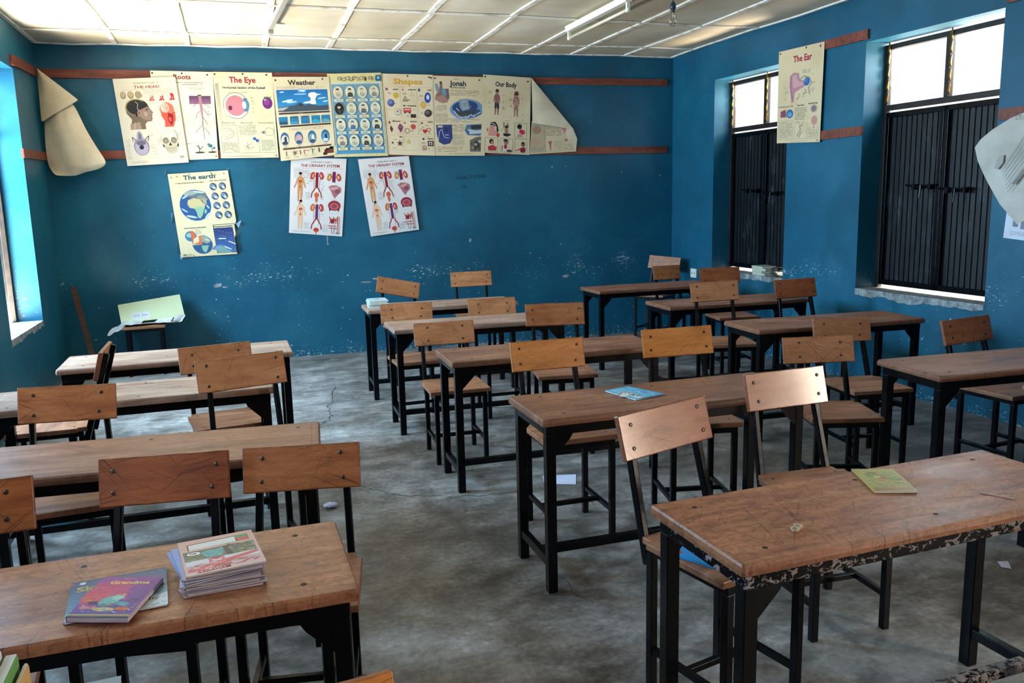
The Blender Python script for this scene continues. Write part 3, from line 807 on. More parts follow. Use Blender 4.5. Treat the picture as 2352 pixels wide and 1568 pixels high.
a.poly([(16, 73), (32, 70), (33, 82), (15, 82)], '9a8470'); a.line([(24, 70), (22, 81)], .6, 'c9b8a0'); a.poly([(44, 50), (48, 49.6), (47, 51.6), (44.4, 51.5)], '3a2a24')
# red head
a.ell(78, 52, 11.5, 12, 'c96a55'); a.poly([(68, 56), (84, 58), (89.5, 55), (90.5, 62), (90, 69), (87, 74), (85, 80), (71, 80), (72, 70), (68, 62)], 'c2543f')
a.ell(75, 49, 6.8, 8, 'e2b7a2'); a.line([(71, 44), (75, 50), (73, 56)], .6, 'b23c34'); a.line([(76, 42), (78, 49), (77, 56)], .9, 'b23c34'); a.line([(80, 45), (79, 52)], .6, 'b23c34')
a.poly([(79, 57), (87, 60), (86, 70), (82, 78), (77, 70)], '8e1f28'); a.ell(81, 68, 2.6, 4, 'b9544c'); a.line([(88, 57), (92, 57.5)], .7, '5b2a22')
# skull from below + front
a.ell(28, 110, 12.5, 14.5, '8f8494'); a.ell(28, 112, 10.5, 11.5, 'a99fae'); a.poly([(22, 98), (24, 87), (28, 84), (31, 88), (33, 98)], '9d93a1'); a.poly([(25, 98), (26, 89), (28, 87.5), (30, 91), (30, 98)], '70687a')
a.line([(16, 101), (15, 94), (18, 96), (21, 100)], 1.1, '4b4452'); a.line([(40, 101), (42, 93), (38, 96), (35, 100)], 1.1, '4b4452')
a.ell(28, 104, 7.5, 4, '6b6272'); a.ell(28, 111, 3.6, 3.6, '1b161c')
a.ell(75, 97, 14, 15, 'a89f8a'); a.ell(74.5, 95, 12.6, 13, 'd3cab4'); a.poly([(63, 102), (88, 102), (87, 112), (84, 121), (78, 124), (70, 123), (65, 115)], 'b8ae96')
a.ell(68.5, 102, 4.6, 5, '6f6658'); a.ell(81.5, 102, 4.6, 5, '6f6658'); a.ell(68.5, 102.6, 3.2, 3.6, '8e8472'); a.ell(81.5, 102.6, 3.2, 3.6, '8e8472')
a.poly([(75, 105), (72.5, 110.5), (77.5, 110.5)], '2f2925'); a.line([(67, 114), (75, 115.5), (84, 114)], .8, '7a7162'); a.line([(68, 118), (75, 119.5), (82, 118)], .7, '8a8172'); a.poly([(62, 106), (66, 112), (63, 113)], '3a332c'); a.poly([(88, 106), (85, 112), (88, 113)], '3a332c')
for x0, y0, x1, y1, n in ((4, 96, 11, 130, 12), (42, 90, 52, 94, 3), (42, 106, 52, 124, 8), (90, 90, 97, 118, 14), (92, 48, 98, 72, 9), (56, 92, 62, 108, 5), (40, 86, 48, 88, 1)): a.lines(x0, y0, x1, y1, n, 'b0aba6', .6)
a.lines(8, 133, 36, 137, 3, 'a49d98'); a.rect(87, 128, 94, 131, '9a948e'); a.lines(88, 131.6, 93, 133.4, 1, '8a8580')
a.done('body_chart_poster', M['print_gloss']); P_ = bpy.data.objects['body_chart_poster']
tag(P_, 'head anatomy chart with profile head and skull, leftmost printed chart on the back wall', 'poster', 'teaching charts on the back wall')

# --- roots
a = Art([(-.628, 9.095, 2.912), (-.058, 9.07, 2.907), (-.069, 9.07, 2.072), (-.649, 9.096, 2.055)], NB_, 150, .004, 2, 'd9d3b8')
a.text('Roots', 36, 64, 13, 11, '8c1f2c'); a.lines(40, 17, 88, 24, 2, '7c6672'); a.lines(60, 27, 88, 31, 2, '9a8a8a')
a.rect(12, 42, 16, 54, '54304f'); a.rect(59, 41, 94, 55, '4f2a4e', '8d5f7a'); a.rect(73, 39, 79, 42, '3b2b2a')
a.poly([(74, 41), (79, 41), (80, 70), (79.5, 92), (77.5, 78), (75.5, 60)], 'a57a80')
for p in ([(75, 46), (68, 56), (64, 60)], [(78, 45), (84, 55), (92, 61)], [(79, 62), (86, 70), (89, 76)], [(76, 66), (70, 72), (68, 80)], [(79, 78), (84, 84), (86, 90)], [(78, 84), (79, 100), (80, 116)], [(78, 90), (71, 98), (66, 104)], [(79, 95), (86, 102), (89, 108)]): a.line(p, .7, '6a3b3c')
for x0, y0, x1, y1, n in ((58, 68, 64, 70, 1), (88, 66, 94, 74, 2), (30, 78, 38, 112, 9)): a.lines(x0, y0, x1, y1, n, '8a8a80')
a.lines(44, 121, 62, 123.6, 1, '4a5a4a'); a.line([(70, 137), (71, 130), (66, 126)], 1.1, '2b4a3c'); a.line([(70, 134), (77, 127)], 1.1, '2b4a3c'); a.line([(70, 131), (69, 124)], .9, '2b4a3c'); a.ell(71, 138, 8, 1.6, '3d352d')
a.line([(92, 137), (90, 131), (90, 128)], .8, '2b4a3c'); a.ell(88.5, 127, 3.6, 2.8, '2c6a78'); a.ell(94, 131, 2.6, 1.8, '2c6a78', -30); a.ell(86, 124.5, 2.6, 2, '357a80'); a.ell(91, 138, 7, 1.5, '3d352d')
a.frame(62, 121, 80, 141, .2, 'a8a494'); a.frame(82, 121, 98, 141, .2, 'a8a494'); a.text('CE', 94, 98.5, 146.5, 3.6, INK); a.lines(54, 146, 80, 148, 1, '8a8578')
tacks(a, [(3, 4), (50, 3.5), (91, 5)]); tag(a.done('plant_chart_poster', M['print']), 'plant roots chart with purple soil block, partly behind the head anatomy chart', 'poster', 'teaching charts on the back wall')

# --- eye
a = Art(qz([(-.058, 9.07, 2.909), (.505, 9.044, 2.909), (.514, 9.044, 2.078), (-.043, 9.069, 2.076)], .004), NB_, 150, .005, 3, 'd8d1ae')
a.text('The Eye', 26, 71, 18, 14, 'a91f3a'); a.text('Horizontal Section of the Eyeball', 14, 86, 28.5, 5.6, '3e4149', True)
a.ell(34, 58, 22, 23.5, '8f9180'); a.ell(34, 58, 20.6, 22, 'e6e4c8'); a.ell(33.5, 58, 17.3, 18.2, '9a9a8a'); a.ell(33.5, 58, 16.5, 17.3, 'dc7b86'); a.ell(24, 62, 3.4, 4.2, '5a2449')
a.ell(50.5, 57, 6, 11, '4f86a6'); a.ell(48, 57, 3.6, 6.6, 'd7e4e4'); a.poly([(47, 44), (54, 46), (53, 49), (48, 47.5)], '3b6e98'); a.poly([(48, 69), (54, 67), (53, 64), (48, 66)], '3b6e98'); a.poly([(14, 64), (22, 72), (20, 77), (10, 68)], 'd9d4b4')
a.ell(88, 53, 8.6, 10.5, '6d2273'); a.ell(86.5, 51, 5, 6, '8b3b8d'); a.ell(84.5, 47.5, 1.6, 1.1, 'e8d8ea'); a.poly([(82, 41), (87, 43.5), (88, 41), (90, 43.5), (96, 41.5), (91, 46), (86, 46)], '4a5444')
for x0, y0, x1, y1, n in ((60, 43, 66, 45.5, 2), (60, 49, 65, 51, 1), (60, 54, 66, 56, 1), (61, 62, 65, 64, 1), (61, 68, 65, 70, 1), (4, 50, 8, 52, 1), (4, 66, 8, 70, 2), (14, 75, 22, 78, 2), (24, 34, 30, 36, 1), (46, 34, 58, 36, 1)): a.lines(x0, y0, x1, y1, n, '55585a')
a.text('External View', 8, 30, 89, 3.4, '6d6a60', False); a.text('How You See', 39, 60, 89, 3.4, '4a473e', False); a.text('Eyes And Eyelids', 70, 96, 89, 3.4, '6d6a60', False)
a.lines(36, 91, 66, 110, 11, '5a5648'); a.ell(60.5, 116, 2.8, 2.8, '2c5c9a'); a.ell(65, 119.5, 2.8, 2.8, '2c5c9a'); a.line([(44, 134), (48, 128), (56, 124)], .5, '77746a'); a.line([(42, 128), (52, 133), (58, 131)], .5, '77746a'); a.line([(47, 122), (49, 136)], .5, '77746a')
a.frame(4, 92, 32, 140, .35, '6a675d'); a.line([(35, 141), (68, 141), (68, 115)], .35, '6a675d'); a.line([(70, 141), (96, 141), (96, 92)], .35, '6a675d')
a.line([(8, 98), (18, 97), (27, 104), (24, 112), (10, 118)], .5, '8e7f74'); a.line([(10, 103), (20, 101), (26, 106), (12, 113)], .4, '8e7f74'); a.ell(77, 105, 4.6, 3, 'b0a896'); a.ell(77, 105, 1.6, 1.6, '55524a'); a.ring(87, 104, 8, 7, .4, '77746a')
a.lines(6, 122, 31, 139, 8, '75705f'); a.lines(72, 118, 95, 138, 9, '75705f'); a.lines(6, 146, 90, 148, 1, '8a8572', .9, .7); a.text('CE', 93, 98, 147.5, 3.6, INK); a.rect(2, 20, 7, 112, 'a89f84', 'd8cfa8')
tacks(a, [(3, 4), (50, 3), (90, 4)]); tag(a.done('eye_chart_poster', M['print']), 'eye anatomy chart with pink eyeball section and purple apple', 'poster', 'teaching charts on the back wall')

# --- weather (lower right corner torn away)
def torn(x, y):
    return x > 74 and y > 146-(x-70)*.55*((x-70)/8)
a = Art(qz([(.504, 9.044, 2.869), (1.062, 9.019, 2.876), (1.086, 9.018, 2.097), (.533, 9.043, 2.041)], .010), NB_, 148, .006, 4, 'd9caa8', (40, 60), hole=lambda x, y: x > 78 and ((x-101)/23)**2+((y-143)/13)**2 < 1 and y < 145-(x-78)*.12)
a.text('Weather', 26, 75, 14.5, 12.5, '33272a'); a.lines(5, 17, 92, 21.5, 2, 'a08f80')
a.rect(4.5, 23, 95, 62, '0a63a4', '2f8fc0'); a.ell(50, 25, 8, 3.4, 'e8eef0', c2='2a86c4'); a.ell(46, 31, 12, 1.2, '8fc0dc')
for x, y, rx, ry in ((14, 27, 4, 1), (22, 43, 10, 1.6), (26, 41, 6, 1), (30, 45, 9, 1.2), (84, 39, 8, 1), (90, 45, 5, 1.2), (60, 46, 10, 2)): a.ell(x, y, rx, ry, 'c4dde8', -6)
a.poly([(62, 50), (64, 38), (60, 35), (61, 30), (66, 28), (72, 28), (76, 31), (84, 31.5), (76, 34), (72, 40), (73, 50)], 'e4e4da'); a.ell(68, 33, 6, 4, 'f0efe6')
a.poly([(4.5, 54), (22, 52), (36, 50), (44, 45.5), (52, 51), (62, 49), (78, 53), (95, 52), (95, 62), (4.5, 62)], '3c4a58'); a.poly([(4.5, 55), (26, 53), (40, 57), (30, 60), (4.5, 60)], 'a9a9a8'); a.poly([(40, 55), (44, 46.5), (54, 55), (50, 61)], '252d36'); a.poly([(54, 52), (66, 60), (56, 62), (46, 62)], '323b40'); a.rect(4.5, 59, 20, 62, '6a5a62')
for y in (63.3, 86): a.rect(5, y, 96, y+3, '3d2f2c')
a.lines(40, 64, 60, 66, 1, 'cfc4b0'); a.lines(26, 67.5, 74, 69.6, 1, 'a08f80')
for k, x in enumerate((4, 23.5, 43, 62, 80)):
    a.rect(x, 70.5, x+15.5, 84.5, '1f7aa8', '2a6a80'); a.poly([(x+1, 80), (x+6, 77), (x+14, 80), (x+15, 84), (x+1, 84)], ('1d4a58', '2d8ab0', '1c6f9a', '28a0c0', '5aa0b0')[k]); 
    if k in (1, 2): a.rect(x+2, 70.5, x+13, 73, '2f4650')
a.lines(20, 91, 84, 96, 3, 'a08f80')
for k, x in enumerate((10, 35, 59, 83)):
    a.ell(x+1, 110, 7.4, 12, '2a5f8a'); a.ell(x+1, 112, 6.6, 9, ('c9c8c0', 'b0969c', '6f8fa0', '4f90bc')[k]); a.poly([(x, 107), (x+4, 105), (x+5, 119), (x+1, 120)], ('2a2a30', 'd0a0a0', 'e0d8cc', '2a2030')[k]); a.ell(x+1, 117, 5, 3.2, ('35404a', '2a5578', '33506a', 'b8d0dc')[k])
    a.line([(x-3, 124.5), (x+4, 124.5)], .6, '6a5a52')
a.rect(6, 123.7+2.4, 93, 129, '4a2c2a'); a.lines(28, 127, 70, 128.6, 1, 'c9b9a0')
for x, c in ((11, '4a4a42'), (26, '4a4038'), (36, '3a3836'), (43, 'b8453a'), (58, '5a5048')):
    a.line([(x, 132), (x+.5, 140)], 1.2, c)
a.line([(43, 133), (53, 134.5)], 1.4, 'c9705f'); a.line([(55, 131), (63, 134)], .8, '4a4038'); a.line([(22, 134), (31, 138)], 1, '4a4038'); a.line([(31, 133), (23, 139)], .9, '4a4038')
for x in (8, 24, 41, 56): a.lines(x, 141, x+9, 145, 3, 'a08f80')
a.line([(70, 131), (70.5, 139)], 2, '3a3634'); tacks(a, [(5, 6), (88, 4)]); tag(a.done('weather_chart_poster', M['print']), 'weather chart with blue sky and mountain panel, bottom right corner torn', 'poster', 'teaching charts on the back wall')

# --- occupation
a = Art(qz([(1.045, 9.02, 2.907), (1.594, 8.995, 2.926), (1.629, 8.994, 2.084), (1.071, 9.019, 2.075)], .004), NB_, 152, .005, 5, 'd9c98f')
a.rect(5, 18, 96, 149, '6f97a8', '4f8cb0')
for k in range(24): a.ell(5+3.96*k, 18, 2, 1.6, 'c8d2c6', n=8); a.ell(5+3.96*k, 148, 2, 1.6, 'd6cf9c', n=8)
for k in range(33): a.ell(96, 20+3.96*k, 1.6, 2, 'b8c8c8', n=8); a.ell(5, 20+3.96*k, 1.6, 2, 'b8c8c8', n=8)
for k, ch_ in enumerate('OCCUPATION'):
    x = 18+k*7.1; y = 13+(.8 if k % 2 else -.5); a.text(ch_, x, x+7.4 if ch_ != 'I' else x+3.4, y, 9.5, '3a444c')
    if ch_ != 'I': a.text(ch_, x+1.0, x+6.4, y-.6, 8.0, 'c8bb92', False)
a.rect(89, 4, 99, 15, '1f5f80'); a.text('6', 92, 96, 11, 7, 'a9d0dc')
cols = ['4b4b48', '2d2f33', '8f8878', '8c8c80', '17191c', '9a9a8c', '4f6070', '7b858a', '34363c', '2f6f98', '27618c', '2b2d30', '857f70', '3a3b3c', '2f3032', '6a7f80']
for j in range(4):
    for i in range(4):
        x = 17+i*22.3; y = 34+j*29.6; c = cols[j*4+i]
        a.ell(x, y, 9.4, 11.6, '9aa49a'); a.ell(x, y, 8.7, 10.9, 'd6cfb2' if (i+j) % 3 else 'd9c8a8')
        if c == '17191c': a.ell(x, y, 8.7, 10.9, '17191c')
        a.ell(x-.5, y-3.2, 3.0, 3.4, 'd9cdb0'); a.ring(x-.5, y-3.2, 3.0, 3.4, .5, '6d6a60', 14); a.ell(x-.5, y-5.6, 3.2, 1.8, c)
        a.poly([(x-5.5, y+8.5), (x-4, y+1.4), (x, y+.2), (x+4, y+1.4), (x+5.5, y+8.5)], c if (i*3+j) % 2 else 'b9b6a0'); a.line([(x-4, y+2), (x+1, y+7), (x+6, y+2)], .7, '5f615a'); a.line([(x, y+1), (x, y+8)], .5, '7a7a6c')
        a.rect(x-8.6, y+12, x+9, y+17, 'd3caa4' if (i+j) % 2 else 'c2cbbd'); a.lines(x-5, y+12.8, x+6, y+16.6, 1, '74705f', 1)
a.rect(84, 20, 96, 148, (.18, .26, .28, 1)) if False else None
tag(a.done('occupation_chart_poster', M['print']), 'faded occupation chart with four rows of oval figures on blue', 'poster', 'teaching charts on the back wall')

# --- shapes
a = Art(qz([(1.597, 8.995, 2.918), (2.14, 8.971, 2.913), (2.13, 8.971, 2.079), (1.632, 8.994, 2.096)], .0), NB_, 152, .005, 6, 'dcc9a8')
a.text('Shapes', 22, 79, 18.5, 14, 'cf9a35')
for x0, y0, x1, y1 in ((4, 24, 33, 82), (35, 24, 66, 51), (35, 54, 66, 82), (68, 24, 98, 82), (4, 86, 33, 112), (35, 86, 66, 112), (68, 86, 98, 112), (4, 116, 33, 143), (35, 116, 66, 143), (70, 116, 98, 143)): a.frame(x0, y0, x1, y1, .3, 'a8977c')
for t, x, y, w in (('circle', 20, 30, 10), ('triangle', 50, 30, 15), ('oval', 88, 30, 8), ('rectangle', 46, 60, 18), ('diamond', 14, 89.5, 16), ('octagon', 50, 89.5, 14), ('heart', 87, 89.5, 10), ('star', 26, 119, 6), ('square', 85, 121, 12)): a.text(t, x, x+w, y, 4.4, '4a3f36')
a.ell(8, 28.5, 2.6, 2.6, '8a4a68'); a.ell(25, 40, 5.4, 5.4, 'c9a53c'); a.ell(14, 54, 6.8, 7, '3f4f88'); a.ell(13, 52.5, 4.4, 4.4, '6a7ab0'); a.ell(26, 71, 7, 6.8, 'a89f8c'); a.ell(25.5, 70.4, 5.6, 5.4, 'cfc7b2'); a.ell(26, 70, 1.8, 1.6, 'a8303a')
a.poly([(39, 26.5), (37.6, 30.5), (41.2, 30.5)], '9a3b3b'); a.line([(54, 40), (57, 33.5), (62, 40), (54, 40)], .4, '8a7c68'); a.line([(38, 50), (43, 41.5), (48, 50), (38, 50)], 1.0, '6a3b34'); a.text('54', 41, 45, 49, 3, '3a332c')
a.ell(71.6, 29, 2, 3, '1c3f78'); a.ell(88, 43, 6.4, 10, '274a96', 4); a.ell(88.5, 42, 3, 4.4, 'c9d4e6', 4); a.ell(78, 57, 5.4, 6.6, 'd9ab57'); a.ell(88, 72, 8, 7, '3c3236', -25); a.ell(86.5, 70.5, 4.4, 3.4, '6a5f62', -25)
a.rect(38, 57.5, 43, 60, '1f6b50'); a.rect(38, 63, 53, 71.5, 'c23a44'); a.rect(39.5, 65, 51.5, 67, 'e2b0aa'); a.ell(41, 72, 1.6, 1.6, '3a2226'); a.ell(50, 72, 1.6, 1.6, '3a2226'); a.rect(52, 74.5, 63, 81, '3a2226')
a.poly([(29, 92), (24, 100), (29.5, 110), (35, 99)], '7a3060'); a.text('US', 27, 31.5, 100.5, 3, 'd9a0b8'); a.poly([(8, 88), (5.6, 91), (8, 94), (10.4, 91)], '7a2a3c'); a.poly([(10, 96), (8, 103), (11, 110), (14, 103)], '6a2030')
a.poly([(56+5.2*math.cos(R_(22.5+45*k)), 98+5.2*math.sin(R_(22.5+45*k))) for k in range(8)], 'c4433f'); a.line([(43+4.8*math.cos(R_(22.5+45*k)), 106+4.8*math.sin(R_(22.5+45*k))) for k in range(9)], .8, '3a332c'); a.poly([(39+1.8*math.cos(R_(22.5+45*k)), 91+1.8*math.sin(R_(22.5+45*k))) for k in range(8)], 'c4433f')
def heart(cx, cy, r, c, w=None):
    pts = [(cx+r*16*math.sin(t)**3/16, cy-r*(13*math.cos(t)-5*math.cos(2*t)-2*math.cos(3*t)-math.cos(4*t))/16) for t in [2*PI*k/22 for k in range(23)]]
    a.line(pts, w, c) if w else a.poly(pts[:-1], c)
heart(74, 91, 2.4, 'b02a48'); heart(80, 106, 4.6, 'c01f34'); heart(88, 103.5, 4.4, 'b02a48', .9); heart(76, 99, 1.9, 'b06a70', .5); heart(72, 103, 1.9, 'b06a70', .5)
star = lambda cx, cy, r, c: a.poly([(cx+(r if k % 2 == 0 else r*.36)*math.sin(PI*k/5), cy-(r if k % 2 == 0 else r*.36)*math.cos(PI*k/5)) for k in range(10)], c)
star(26, 130, 7, '5a2434'); star(11, 129, 3.4, '2c3a78'); star(44, 127, 6.5, 'c9bb68')
a.rect(74, 119, 78, 122.5, '4a2c28'); a.rect(85, 124, 97, 134, '2c2024'); a.rect(87.4, 126, 94.6, 132, 'd9cdb8'); a.ell(91, 129.6, 2, 2.6, '4a4448'); a.frame(74, 134, 81, 141, 1.0, '8a2a30'); a.text('A', 75.6, 79.6, 140, 5.5, '8a2a30')
for x0, y0, x1, y1, n in ((10, 34, 17, 39, 2), (20, 54, 27, 56, 1), (5, 66, 10, 68, 1), (38, 34, 48, 39, 2), (48, 46, 54, 50, 2), (58, 65, 62, 67, 1), (44, 75, 50, 80, 2), (72, 38, 80, 42, 2), (86, 56, 94, 58, 1), (73, 70, 79, 74, 2), (47, 95, 52, 97, 1), (50, 104, 57, 108, 2), (80, 94, 92, 96, 1), (88, 109, 95, 111, 1), (72, 126, 82, 131, 2), (84, 137, 90, 141, 2), (12, 122, 22, 124, 1), (10, 138, 20, 140, 1)): a.lines(x0, y0, x1, y1, n, '5a5046', 1)
tacks(a, [(50, 3.5), (92, 5), (96, 6)]); tag(a.done('shapes_chart_poster', M['print']), 'shapes chart in nine boxes with a red bus and hearts', 'poster', 'teaching charts on the back wall')

# --- Jonah
a = Art(qz([(2.142, 8.971, 2.904), (2.683, 8.946, 2.896), (2.676, 8.947, 2.073), (2.132, 8.971, 2.079)], .006), NB_, 152, .005, 7, 'd6c3a0')
a.text('This Is', 40, 50, 6.5, 3, '6a5a4c', False); a.text('Jonah', 32, 65, 18, 13.5, '2b2f45'); a.text('and the great fish', 35, 63, 22.5, 3.6, '4a443c')
a.poly([(2, 45), (4, 36), (10, 28), (14, 11), (17, 11), (18, 30), (30, 30), (31, 40), (26, 50), (12, 50)], '8a6258'); a.poly([(2, 16), (8, 14), (12, 30), (5, 30)], '7a94a0'); a.ell(22, 30, 6.5, 6.5, '5a90a4'); a.poly([(2, 40), (20, 36), (28, 47), (18, 52), (4, 46)], 'a57a70'); a.ell(14, 13, 2.2, 3, '4a3430'); a.poly([(24, 24), (30, 24), (30, 44), (26, 40)], '6b5a55')
a.lines(33, 26, 92, 37, 4, '7d7262')
a.ell(65, 62, 34, 19, '3c5f86', -4, c2='6f8fb0'); a.ell(62, 58, 26, 12, '23406c', -6); a.ell(76, 70, 20, 8, '2b4a74', -8); a.poly([(50, 44), (68, 42), (72, 62), (56, 66), (51, 58)], '7e8e9a'); a.poly([(54, 46), (64, 45), (68, 60), (58, 64)], '94a2aa'); a.poly([(42, 68), (52, 66), (70, 66), (86, 60), (80, 72), (64, 78), (48, 76)], '3c3f42')
for p in ([(40, 66), (46, 74), (56, 79), (66, 76)], [(66, 78), (74, 72), (78, 76), (88, 70), (94, 66)], [(36, 82), (52, 84), (66, 80)], [(44, 60), (50, 66)]): a.line(p, 1.1, 'dbe4e8')
for k in range(9): a.line([(36+k*6, 84-k*.8), (46+k*6, 78-k*1.3)], .7, '8fb0d0')
a.lines(3, 55, 26, 67, 5, '7d7262'); a.lines(3, 71, 28, 79, 4, '7d7262'); a.lines(3, 80, 92, 88, 3, '7d7262'); a.lines(34, 91, 60, 106, 6, '7d7262'); a.lines(34, 110, 60, 120, 4, '7d7262'); a.lines(34, 121, 60, 132, 5, '7d7262'); a.lines(5, 134, 56, 145, 4, '7d7262')
a.poly([(3, 93), (34, 92), (35, 118), (30, 128), (18, 131), (8, 126), (4, 112)], '2f3c70'); a.line([(7, 122), (9, 106), (14, 101), (17, 112), (20, 117), (28, 118)], .9, 'c4cce0'); a.rect(6, 94, 16, 98, 'b8ae94'); a.ell(23, 102, 2.4, 4.2, '1c2248'); a.ell(22, 112, 1, 1.2, 'd0d6e4'); a.ell(26, 112, 1, 1.2, 'd0d6e4')
a.poly([(64, 92), (96, 90), (97, 108), (90, 113), (66, 112), (60, 103)], '4f6f8c'); a.poly([(72, 93), (96, 92), (96, 99), (74, 101)], '2c3030'); a.poly([(66, 100), (84, 103), (96, 101), (96, 108), (70, 110)], 'b9c2c2'); a.poly([(62, 102), (70, 104), (68, 111), (64, 110)], '3a6496')
a.poly([(70, 122), (82, 116), (96, 114), (96, 144), (70, 144)], '6d685a'); a.poly([(72, 128), (84, 122), (92, 132), (80, 142)], '3a3a34'); a.ell(82, 130, 3, 2.6, 'a8a294'); a.ell(90, 124, 3, 2.4, 'c0baa6'); a.ell(76, 136, 3, 3, '8c8676'); a.ell(90, 138, 3.4, 3, '45443c')
a.lines(26, 147, 90, 149, 1, '9a6a50', .9, .7); tacks(a, [(3, 5), (92, 6)]); tag(a.done('story_chart_poster', M['print']), 'Jonah story chart with a ship in a stormy blue sea', 'poster', 'teaching charts on the back wall')

# --- our body
def kid(a, x, y, skin, cloth, h=26, hair='2b1d18'):
    a.ell(x, y+3, 3.6, 4.4, skin); a.ell(x, y+.9, 3.6, 2.6, hair); k = h/26
    a.poly([(x-4, y+8), (x+4, y+8), (x+6.4, y+16*k), (x+6, y+25*k), (x+4.6, y+24*k), (x+4.4, y+16*k), (x+3.6, y+22*k), (x+4.4, y+34*k), (x+3.6, y+46*k), (x+5.4, y+48*k), (x+1.6, y+48*k), (x+.4, y+34*k), (x-.8, y+34*k), (x-2.4, y+48*k), (x-5.8, y+48*k), (x-4, y+46*k), (x-4.4, y+34*k), (x-3.6, y+22*k), (x-4.6, y+16*k), (x-5, y+25*k), (x-6.6, y+24*k), (x-6.6, y+15*k)], skin)
    if cloth: a.poly([(x-4.4, y+25*k), (x+4.4, y+25*k), (x+5, y+36*k), (x+1, y+37*k), (x, y+31*k), (x-1, y+36*k), (x-4.8, y+35*k)], cloth)
a = Art(qz([(2.681, 8.946, 2.923), (3.219, 8.922, 2.896), (3.183, 8.924, 2.076), (2.629, 8.949, 2.108)], .012), NB_, 152, .006, 8, 'd3c29f')
a.text('Our Body', 26, 70, 21, 13, '20243c')
kid(a, 30, 28, '8a5a54', '1d2a48'); kid(a, 70, 30, 'a26c66', None)
for k in range(6): a.ell(68+(k*37 % 5)*1.1, 44+k*2.4, .9, .9, 'f0ddd4')
a.poly([(66, 31), (74, 31), (75, 36), (65, 37)], '5a2a30'); a.ell(70, 31.5, 4.2, 2, '6a3038')
for x0, y0, x1, y1, n in ((13, 30, 20, 36, 3), (13, 51, 18, 56, 2), (13, 62, 18, 64, 1), (42, 36, 47, 39, 2), (42, 48, 46, 54, 3), (41, 58, 47, 66, 4), (44, 78, 48, 80, 1), (56, 33, 60, 35, 1), (56, 43, 62, 48, 2), (57, 56, 63, 60, 2), (80, 40, 84, 45, 2), (82, 72, 86, 76, 2), (82, 83, 86, 85, 1), (58, 78, 62, 80, 1), (48, 86, 58, 88, 1), (40, 103, 45, 107, 2)): a.lines(x0, y0, x1, y1, n, '55504a', 1)
for x0, y0, x1, y1 in ((68, 90, 93, 120), (8, 122, 34, 149), (39, 122, 65, 149), (69, 122, 94, 149)): a.frame(x0, y0, x1, y1, .5, '5b5548')
a.poly([(18, 92), (28, 90), (33, 98), (35, 108), (32, 112), (30, 100), (24, 98), (18, 104)], '20161a'); a.poly([(18, 98), (25, 96), (27, 106), (33, 112), (34, 118), (14, 118), (15, 108)], 'd08a80'); a.line([(18, 94), (26, 94), (31, 102)], .8, 'e0d4d0'); a.ell(34, 116, 3, 4, 'b02a3c'); a.poly([(10, 106), (14, 102), (12, 112)], 'a5705c')
a.ell(51, 99, 3, 3.6, '2b1d18'); a.line([(46, 102), (45, 90)], 1.8, '8a5f50'); a.line([(55, 100), (53, 91)], 1.8, '8a5f50'); a.poly([(47, 103), (55, 103), (54, 113), (48, 113)], '9a7462'); a.poly([(44, 112), (58, 112), (61, 114), (54, 118), (46, 117)], '1a1d2c')
a.ell(78, 97, 5, 5, '15131a'); a.poly([(79, 102), (88, 104), (90, 110), (84, 113), (77, 108)], 'c02a4a'); a.poly([(75, 112), (82, 110), (86, 118), (72, 118)], 'b98a7c')
a.ell(21, 129, 4.4, 5, '1d1416'); a.ell(22.6, 131, 2.8, 3.6, 'b87466'); a.poly([(14, 139), (24, 136), (32, 140), (30, 147), (15, 147)], 'b02c3a')
a.ell(51, 129, 4.6, 5.2, '9a6a62'); a.ell(50, 125.6, 4.6, 2.6, '2a1e20'); a.poly([(42, 137), (50, 134), (57, 136), (56, 144), (44, 146)], 'd8c8b8'); a.ell(50, 138, 3.6, 4.4, 'b02440'); a.line([(43, 136), (43, 147)], 1.6, '1d2f50'); a.ell(58, 146, 6, 2, '20243a')
a.ell(86, 132, 4, 4.4, '7d4a40'); a.ell(86, 129, 3.6, 2, '20161a'); a.poly([(78, 140), (88, 137), (92, 141), (90, 148), (82, 148)], '80182c'); a.poly([(70, 144), (80, 139), (81, 143), (72, 146)], 'b0706a')
a.text('CE', 92, 96, 151, 3.2, INK) if False else None; a.lines(30, 150, 72, 151.6, 1, '77706a', .9); tacks(a, [(4, 4), (93, 8)]); tag(a.done('body_parts_chart_poster', M['print']), 'Our Body chart with two standing children, last whole chart before the folded one', 'poster', 'teaching charts on the back wall')

# --- folded tongue chart: lower printed part, upper corner folded over
bm0 = thing('folded_chart_poster', 'chart with its top corner folded down, blank back showing over a printed tongue', 'poster', (3.45, 8.90, 2.08), 0, 'teaching charts on the back wall')
o_ = Vector((3.45, 8.90, 2.08))
def rel(p): return tuple(Vector(p)-o_)
a = Art([rel((3.218, 8.912, 2.44)), rel((3.65, 8.893, 2.415)), rel((3.735, 8.889, 2.109)), rel((3.187, 8.914, 2.083))], NB_, 62, .004, 9, 'd0bd98', (10, 6))
a.lines(36, 6, 76, 28, 8, '55504a'); a.rect(1, 4, 33, 60, 'b5a284'); a.ell(14, 16, 11, 8, 'a57a66'); a.ell(14, 38, 13, 8, 'b79a80'); a.lines(2, 48, 32, 58, 5, '8a7c68'); a.line([(34, 3), (34, 58)], .5, '77705f'); a.line([(34, 58), (76, 58), (76, 34)], .4, '77705f')
